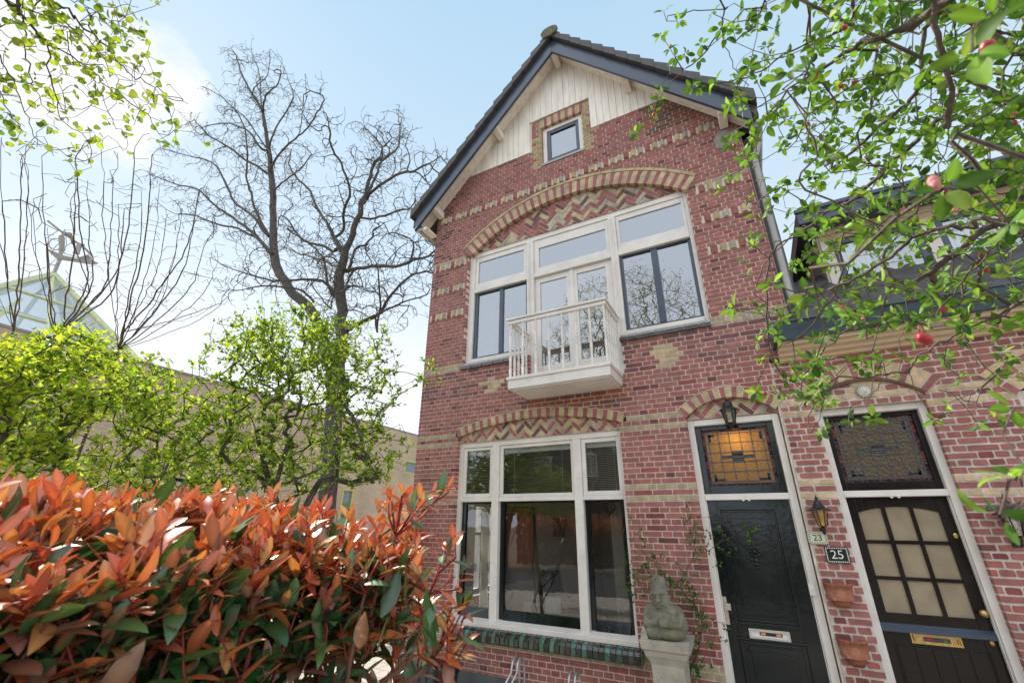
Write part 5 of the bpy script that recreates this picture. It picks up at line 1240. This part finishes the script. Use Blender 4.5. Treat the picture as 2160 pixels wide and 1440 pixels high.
# ---------------------------------------------------------------- photinia hedge
rng = random.Random(4)
hd = empty('photinia_hedge', (-1.1,-6.0,0), 'clipped photinia hedge with glossy orange-red young leaves over dark green ones', 'hedge')
s = MB(); st_ = MB()
ORG = [(.56,.145,.055),(.60,.20,.07),(.50,.115,.06),(.58,.27,.09)]; BRZ = [(.30,.12,.075),(.34,.17,.09),(.24,.13,.08),(.38,.15,.13)]; GRN = [(.035,.11,.03),(.05,.14,.035),(.09,.18,.05),(.03,.08,.03)]
def pleaf(p, d, z, hb, L_=None):
    """hb 0..1 = how young"""
    r = rng.random(); 
    kind = 0 if r < hb else (1 if r < hb+(1-hb)*.38 else 2); col = rng.choice((ORG,BRZ,GRN)[kind])
    L_ = (L_ or rng.uniform(.05,.08))*.86*(1.18 if kind == 2 else 1)
    nn = V((rng.gauss(0,.25),rng.gauss(0,.25),1)) if abs(d.z) < .8 else V((rng.gauss(0,1),rng.gauss(0,1),.2))
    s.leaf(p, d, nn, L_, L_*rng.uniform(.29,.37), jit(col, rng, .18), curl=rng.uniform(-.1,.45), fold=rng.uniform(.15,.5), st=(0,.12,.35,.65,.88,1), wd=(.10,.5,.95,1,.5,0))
def shoot(tip, ax, length, young, n=None, lscale=1):
    ax = ax.normalized(); base_ = tip-ax*length; n = n or rng.randint(9,13)
    bend = rnd(rng,.02); pts = [base_, tip-ax*length*.5+bend, tip]
    st_.tube(pts, .0028, .0016, 4, (.22,.03,.02) if young > .3 else (.12,.06,.04))
    o = ax.orthogonal().normalized(); o2 = ax.cross(o)
    for k in range(n):
        t = 1-(k/n)**1.1*.95; a = 2.4*k+rng.uniform(-.3,.3); q = base_.lerp(tip,t)+bend*(.5-abs(t-.5))
        open_ = .35+1.0*(k/n)+rng.uniform(-.1,.25)
        d = ax*math.cos(open_)+(o*math.cos(a)+o2*math.sin(a))*math.sin(open_)
        pleaf(q, d, q.z, max(0,min(1,young*(1.15-.7*k/n))), (.038+.036*min(1,k/4))*rng.uniform(.85,1.2)*lscale)
def hz(x, y): return 2.045+.05*noise.noise(V((x*2.2,y*2.2,0)))+(.04 if x<-1 else 0)
def yend(x): return -5.08+.10*noise.noise(V((x*3,7,1)))
n=0
# top surface
for k in range(1600):
    x = -.72-rng.random()**1.2*1.5; y = rng.uniform(-7.1, -5.02)
    z = hz(x,y)+rng.gauss(0,.025)-(.06 if x > -.8 else 0); shoot(V((x,y,z+.03)), V((rng.gauss(0,.25),rng.gauss(0,.25),1)), .16, 1.0 if rng.random()<.72 else .45)
# street-side face, leaning outwards
for k in range(1900):
    y = rng.uniform(-6.9,-5.15); z = 1.15+rng.random()**.8*.90; bulge = .07*noise.noise(V((y*3,z*3,5)))
    if y > -5.42 and z < 1.93 and rng.random() < .82: continue
    x = -.72+bulge-abs(rng.gauss(0,.05)); yg = max(0,min(1,(z-1.97)/.08)); shoot(V((x,y,z)), V((rng.uniform(.2,1),rng.gauss(0,.35),rng.uniform(.4,1.2))), .15, yg*.95 if rng.random() < .85 else .1)
# inner filling leaves, dark
for k in range(5000):
    x = rng.uniform(-1.8,-.78); y = rng.uniform(-7,-5.1); z = rng.uniform(1.1,1.96)
    if y > -5.5 and z < 1.93 and rng.random() < .85: continue
    d = rnd(rng)+V((.4,0,.2)); pleaf(V((x,y,z)), d.normalized(), z, .12*(z>1.9))
# end face towards the house
for k in range(150):
    x = rng.uniform(-1.9,-.72); z = 1.2+rng.random()**.25*.84; y = -5.03+rng.gauss(0,.04); shoot(V((x,y,z)), V((rng.gauss(0,.3),rng.uniform(.1,1),rng.uniform(.4,1.2))), .15, max(0,min(1,(z-1.75)/.25)))
# hedge turning the corner along the garden
for k in range(1300):
    x = rng.uniform(-6.2,-2.2); y = -6.1+rng.gauss(0,.25); z = 2.3-abs(rng.gauss(0,.6)); 
    for c in range(6): pleaf(V((x,y,z))+rnd(rng,.05), (rnd(rng)+V((0,.5,.6))).normalized(), z, .8 if z > 1.9 else .1, .1)
# woody stems inside
for k in range(60):
    x,y = rng.uniform(-1.6,-1.05), rng.uniform(-6.9,-5.2); st_.tube([(x,y,0),(x+rng.gauss(0,.05),y+rng.gauss(0,.05),.8),(x+rng.gauss(0,.07),y+rng.gauss(0,.08),1.5),(x+rng.gauss(0,.09),y+rng.gauss(0,.1),1.9)], .010, .003, 5, (.07,.045,.03))
# loose sprays at the right end, traced
def spray(pts, d, tips):
    P_ = [atd(x,y,d) for x,y in pts]; st_.tube(P_, .0045, .003, 6, (.16,.07,.045)); e = P_[-1]
    for (x,y,yg) in tips:
        t_ = atd(x,y,d+rng.uniform(-.06,.06)); st_.tube([e, e.lerp(t_,.5)+rnd(rng,.004), t_], .0022, .0014, 5, (.35,.03,.025)); shoot(t_+(t_-e).normalized()*.02, (t_-e), .075, yg, 7, .8)
spray([(800,1440),(860,1400),(885,1330),(905,1255)], 1.02, [(860,1190,.9),(935,1175,.9),(950,1150,.8),(960,1215,.7),(870,1215,.6)])
spray([(850,1440),(880,1425),(906,1398)], .95, [(935,1340,.8),(960,1300,.7),(880,1350,.5),(975,1290,.9)])
spray([(730,1440),(750,1330),(770,1250)], 1.0, [(745,1200,.5),(800,1180,.6),(770,1215,.3)])
spray([(780,1300),(810,1190),(835,1130)], 1.05, [(850,1060,1),(905,1050,1),(880,1075,.9),(930,1040,1),(820,1060,1)])
spray([(906,1398),(925,1400)], .95, [(945,1385,.9),(965,1370,.9)])
for (x,y,dd) in ((840,1200,.98),(855,1170,1.0),(825,1185,1.0),(868,1150,1.0),(900,1240,1.0),(905,1190,1.02),(770,1290,.9),(850,1420,.9),(820,1300,.95)):
    p = atd(x,y,dd); pleaf(p, V((rng.gauss(0,.2),rng.gauss(0,.2),-1)).normalized(), 0, 0, .085)
s.build('foliage', M['leaf_red'], hd, True)
M['stem_attr'] = mat('hedge_stem', attr=True, rough=.6, var=.2, bump=.1)
st_.build('stems', M['stem_attr'], hd, True)
# ---------------------------------------------------------------- tree across the street (mirrored in the windows)
rng = random.Random(77); T5 = Tree(); tb = V((-4.9,-12.2,0)); r5 = T5.path([tb,tb+V((.15,0,3)),tb+V((.5,0,6)),tb+V((.9,.1,8))], -1, 5); att = []
for k in range(2600):
    while True:
        u = V((rng.uniform(-1,1),rng.uniform(-1,1),rng.uniform(-1,1)))
        if .1 < u.length < 1: break
    att.append(tb+V((1.2,0,9.3))+V((u.x*4.2,u.y*3.4,u.z*4.0)))
att.sort(key=lambda a:(a-tb-V((.8,0,6))).length); tips=[]
for a in att:
    i = T5.grow(a,.25,.25,rng,maxd=3)
    if i is not None: tips.append(i)
t5 = empty('street_tree', tb, 'budding street tree across the road mirrored in the upper windows', 'tree'); T5.mesh(.0062,.44,.22,.007,sd).build('trunk', M['bark'], t5, True); s = MB()
for i in tips:
    for c in range(6): s.leaf(T5.p[i]+rnd(rng,.12), rnd(rng), rnd(rng), .07, .045, jit((.32,.30,.08),rng,.3), st=(0,.4,1), wd=(0,1,0))
s.build('leaves', M['leaf_far'], t5)
# ================================================================ GROUND
def ground(name, x0,x1,y0,y1,z,mt):
    s = MB(); s.poly([(x0,y0,z),(x1,y0,z),(x1,y1,z),(x0,y1,z)]); return tag(s.build(name, mt), kind='structure')
ground('ground', -400,400,-400,400,-.004, mat('soil_ground',(.16,.15,.11),.95,var=.4,vscale=.6,bump=.5,bscale=8))
pv = brickmat('paving', (.50,.45,.39), (.44,.39,.34), (.2,.18,.15), w=.30, h=.30, ms=.008)
pvm = pv.node_tree; 
for n_ in pvm.nodes:
    if n_.type == 'COMBXYZ':
        sx_ = [q for q in pvm.nodes if q.type=='SEPXYZ'][0]; pvm.links.new(sx_.outputs[0], n_.inputs[0]); pvm.links.new(sx_.outputs[1], n_.inputs[1])
ground('pavement', -14.9, 12, -9.0, 14, 0.0, pv)
ground('road', -40, 40, -17, -9.0, .002, mat('asphalt',(.06,.06,.062),.9,var=.25,vscale=3,bump=.5,bscale=60))
# ================================================================ CAMERA, SKY, SUN
cam = bpy.data.cameras.new('camera'); co = bpy.data.objects.new('camera', cam); C.objects.link(co)
m3 = Matrix((RR, UU, -FF)).transposed(); co.matrix_world = Matrix.Translation(CAM) @ m3.to_4x4()
cam.sensor_width = 36; cam.lens = F/2160*36; cam.clip_end = 2000; cam.clip_start = .05
cam.dof.use_dof = True; cam.dof.focus_distance = 6.5; cam.dof.aperture_fstop = 7.1
SC.camera = co
SUN = V((-.69,.16,.706)).normalized()
el = math.asin(SUN.z); az = math.atan2(SUN.x, SUN.y)
ld = bpy.data.lights.new('sun','SUN'); ld.energy = 4.5; ld.angle = rad(.53); ld.color = (1,.93,.82); lo = bpy.data.objects.new('sun', ld); C.objects.link(lo); lo.rotation_euler = SUN.to_track_quat('Z','Y').to_euler(); lo.location = (-10,10,20)
wd_ = bpy.data.worlds.new('World'); SC.world = wd_; wd_.use_nodes = True; nt = wd_.node_tree; nt.nodes.clear(); L = nt.links
out = nt.nodes.new('ShaderNodeOutputWorld'); bg = nd(nt,'ShaderNodeBackground',Strength=.12); L.new(bg.outputs[0], out.inputs[0])
sky = nt.nodes.new('ShaderNodeTexSky'); sky.sky_type='NISHITA'; sky.sun_disc=False; sky.sun_elevation=el; sky.sun_rotation=az; sky.air_density=1.0; sky.dust_density=.25; sky.ozone_density=1.2
tc = nt.nodes.new('ShaderNodeTexCoord')
n1 = nd(nt,'ShaderNodeTexNoise',Scale=3.2,Detail=9.0,Roughness=.58); mp = nt.nodes.new('ShaderNodeMapping'); mp.inputs['Scale'].default_value=(1,1,1.8); mp.inputs['Location'].default_value=(3.1,.4,1.0); L.new(tc.outputs['Generated'], mp.inputs[0]); L.new(mp.outputs[0], n1.inputs['Vector'])
def dirmask(px,py,r0,r1):
    d = ray(px,py); dp = nd(nt,'ShaderNodeVectorMath',operation='DOT_PRODUCT'); L.new(tc.outputs['Generated'], dp.inputs[0]); dp.inputs[1].default_value=d
    mr = nd(nt,'ShaderNodeMapRange'); mr.inputs[1].default_value=math.cos(rad(r1)); mr.inputs[2].default_value=math.cos(rad(r0)); mr.interpolation_type='SMOOTHSTEP'; L.new(dp.outputs['Value'], mr.inputs[0]); return mr.outputs[0]
def mth(op,a,b,cl_=False):
    m = nd(nt,'ShaderNodeMath',operation=op,use_clamp=cl_)
    for i,v in enumerate((a,b)):
        if isinstance(v,(int,float)): m.inputs[i].default_value=v
        else: L.new(v,m.inputs[i])
    return m.outputs[0]
mk = mth('MAXIMUM', dirmask(320,180,2,9), dirmask(150,230,3,12)); mk = mth('MAXIMUM', mk, mth('MULTIPLY',dirmask(60,420,3,12),.75)); mk = mth('MAXIMUM', mk, mth('MULTIPLY',dirmask(545,-10,0,3.2),.55))
nz = mth('MULTIPLY_ADD', n1.outputs['Fac'], 4.0); nt.nodes[-1].inputs[2].default_value=-1.55
cmask = mth('MULTIPLY', mk, nz, True); cmask = mth('SUBTRACT', mth('MULTIPLY',mk,.50), mth('SUBTRACT', .90, n1.outputs['Fac'])); cmask = mth('MULTIPLY', cmask, 7.0, True)
# veil whitens sky low down; unseen sky behind viewer brightened to light the facade
sx = nt.nodes.new('ShaderNodeSeparateXYZ'); L.new(tc.outputs['Generated'], sx.inputs[0])
hz_ = nd(nt,'ShaderNodeMapRange'); hz_.inputs[1].default_value=.62; hz_.inputs[2].default_value=0.0; hz_.inputs[3].default_value=.55; hz_.inputs[4].default_value=1.0; hz_.interpolation_type='SMOOTHSTEP'; L.new(sx.outputs[2], hz_.inputs[0])
bk = nd(nt,'ShaderNodeMapRange'); bk.inputs[1].default_value=.3; bk.inputs[2].default_value=-.6; bk.inputs[3].default_value=0; bk.inputs[4].default_value=.0; L.new(sx.outputs[1], bk.inputs[0])
veil = mth('MAXIMUM', hz_.outputs[0], bk.outputs[0])
mv = nd(nt,'ShaderNodeMix',data_type='RGBA'); L.new(sky.outputs[0], mv.inputs[6]); mv.inputs[0].default_value=.86
cr = nt.nodes.new('ShaderNodeValToRGB'); el_ = cr.color_ramp.elements; el_[0].position=.28; el_[0].color=(.64,.64,.645,1); el_[1].position=.92; el_[1].color=(.29,.43,.55,1); e3_ = el_.new(.52); e3_.color=(.44,.53,.60,1)
L.new(sx.outputs[2], cr.inputs[0]); vm = nd(nt,'ShaderNodeVectorMath',operation='SCALE'); L.new(cr.outputs[0], vm.inputs[0]); vm.inputs['Scale'].default_value=10.0; L.new(vm.outputs[0], mv.inputs[7])
b2 = nd(nt,'ShaderNodeMapRange'); b2.inputs[1].default_value=.05; b2.inputs[2].default_value=-.5; b2.inputs[4].default_value=.85; b2.interpolation_type='SMOOTHSTEP'; L.new(sx.outputs[1], b2.inputs[0])
mb2 = nd(nt,'ShaderNodeMix',data_type='RGBA'); L.new(b2.outputs[0], mb2.inputs[0]); L.new(mv.outputs[2], mb2.inputs[6]); mb2.inputs[7].default_value=(8.6,9.4,10.6,1)  # added brightness in the unseen sky behind the viewer, lights the facade
mc = nd(nt,'ShaderNodeMix',data_type='RGBA'); L.new(cmask, mc.inputs[0]); L.new(mb2.outputs[2], mc.inputs[6]); mc.inputs[7].default_value=(6.0,6.0,6.1,1)
L.new(mc.outputs[2], bg.inputs['Color'])
# the lit hall lamp behind the fanlight of number 23
hl = empty('hall_lamp', (-.08,.5,3.08), 'glowing round hall lamp behind the stained glass above the black door', 'lamp')
q = MB(); q.ball((-.08,.5,3.08), .06, 14, 10); em, ent, eo = newmat('lamp_glow'); e_ = nd(ent,'ShaderNodeEmission',Strength=14.0); e_.inputs[0].default_value=(1,.72,.32,1); ent.links.new(e_.outputs[0], eo.inputs[0]); q.build('globe', em, hl, True)
q = MB(); q.tube([(-.08,.5,3.13),(-.08,.5,3.7)], .008, sides=6); q.build('rod', M['black'], hl)
pl_ = bpy.data.lights.new('hall_light','POINT'); pl_.energy=2.2; pl_.color=(1,.7,.35); pl_.shadow_soft_size=.05; po = bpy.data.objects.new('hall_light',pl_); C.objects.link(po); po.parent=hl; po.location=(0,-.18,0.02)
SC.view_settings.view_transform='Standard'; SC.view_settings.look='None'; SC.view_settings.gamma=1; SC.view_settings.exposure=.55
SC.render.engine='CYCLES'; SC.cycles.max_bounces=8; SC.cycles.transparent_max_bounces=16
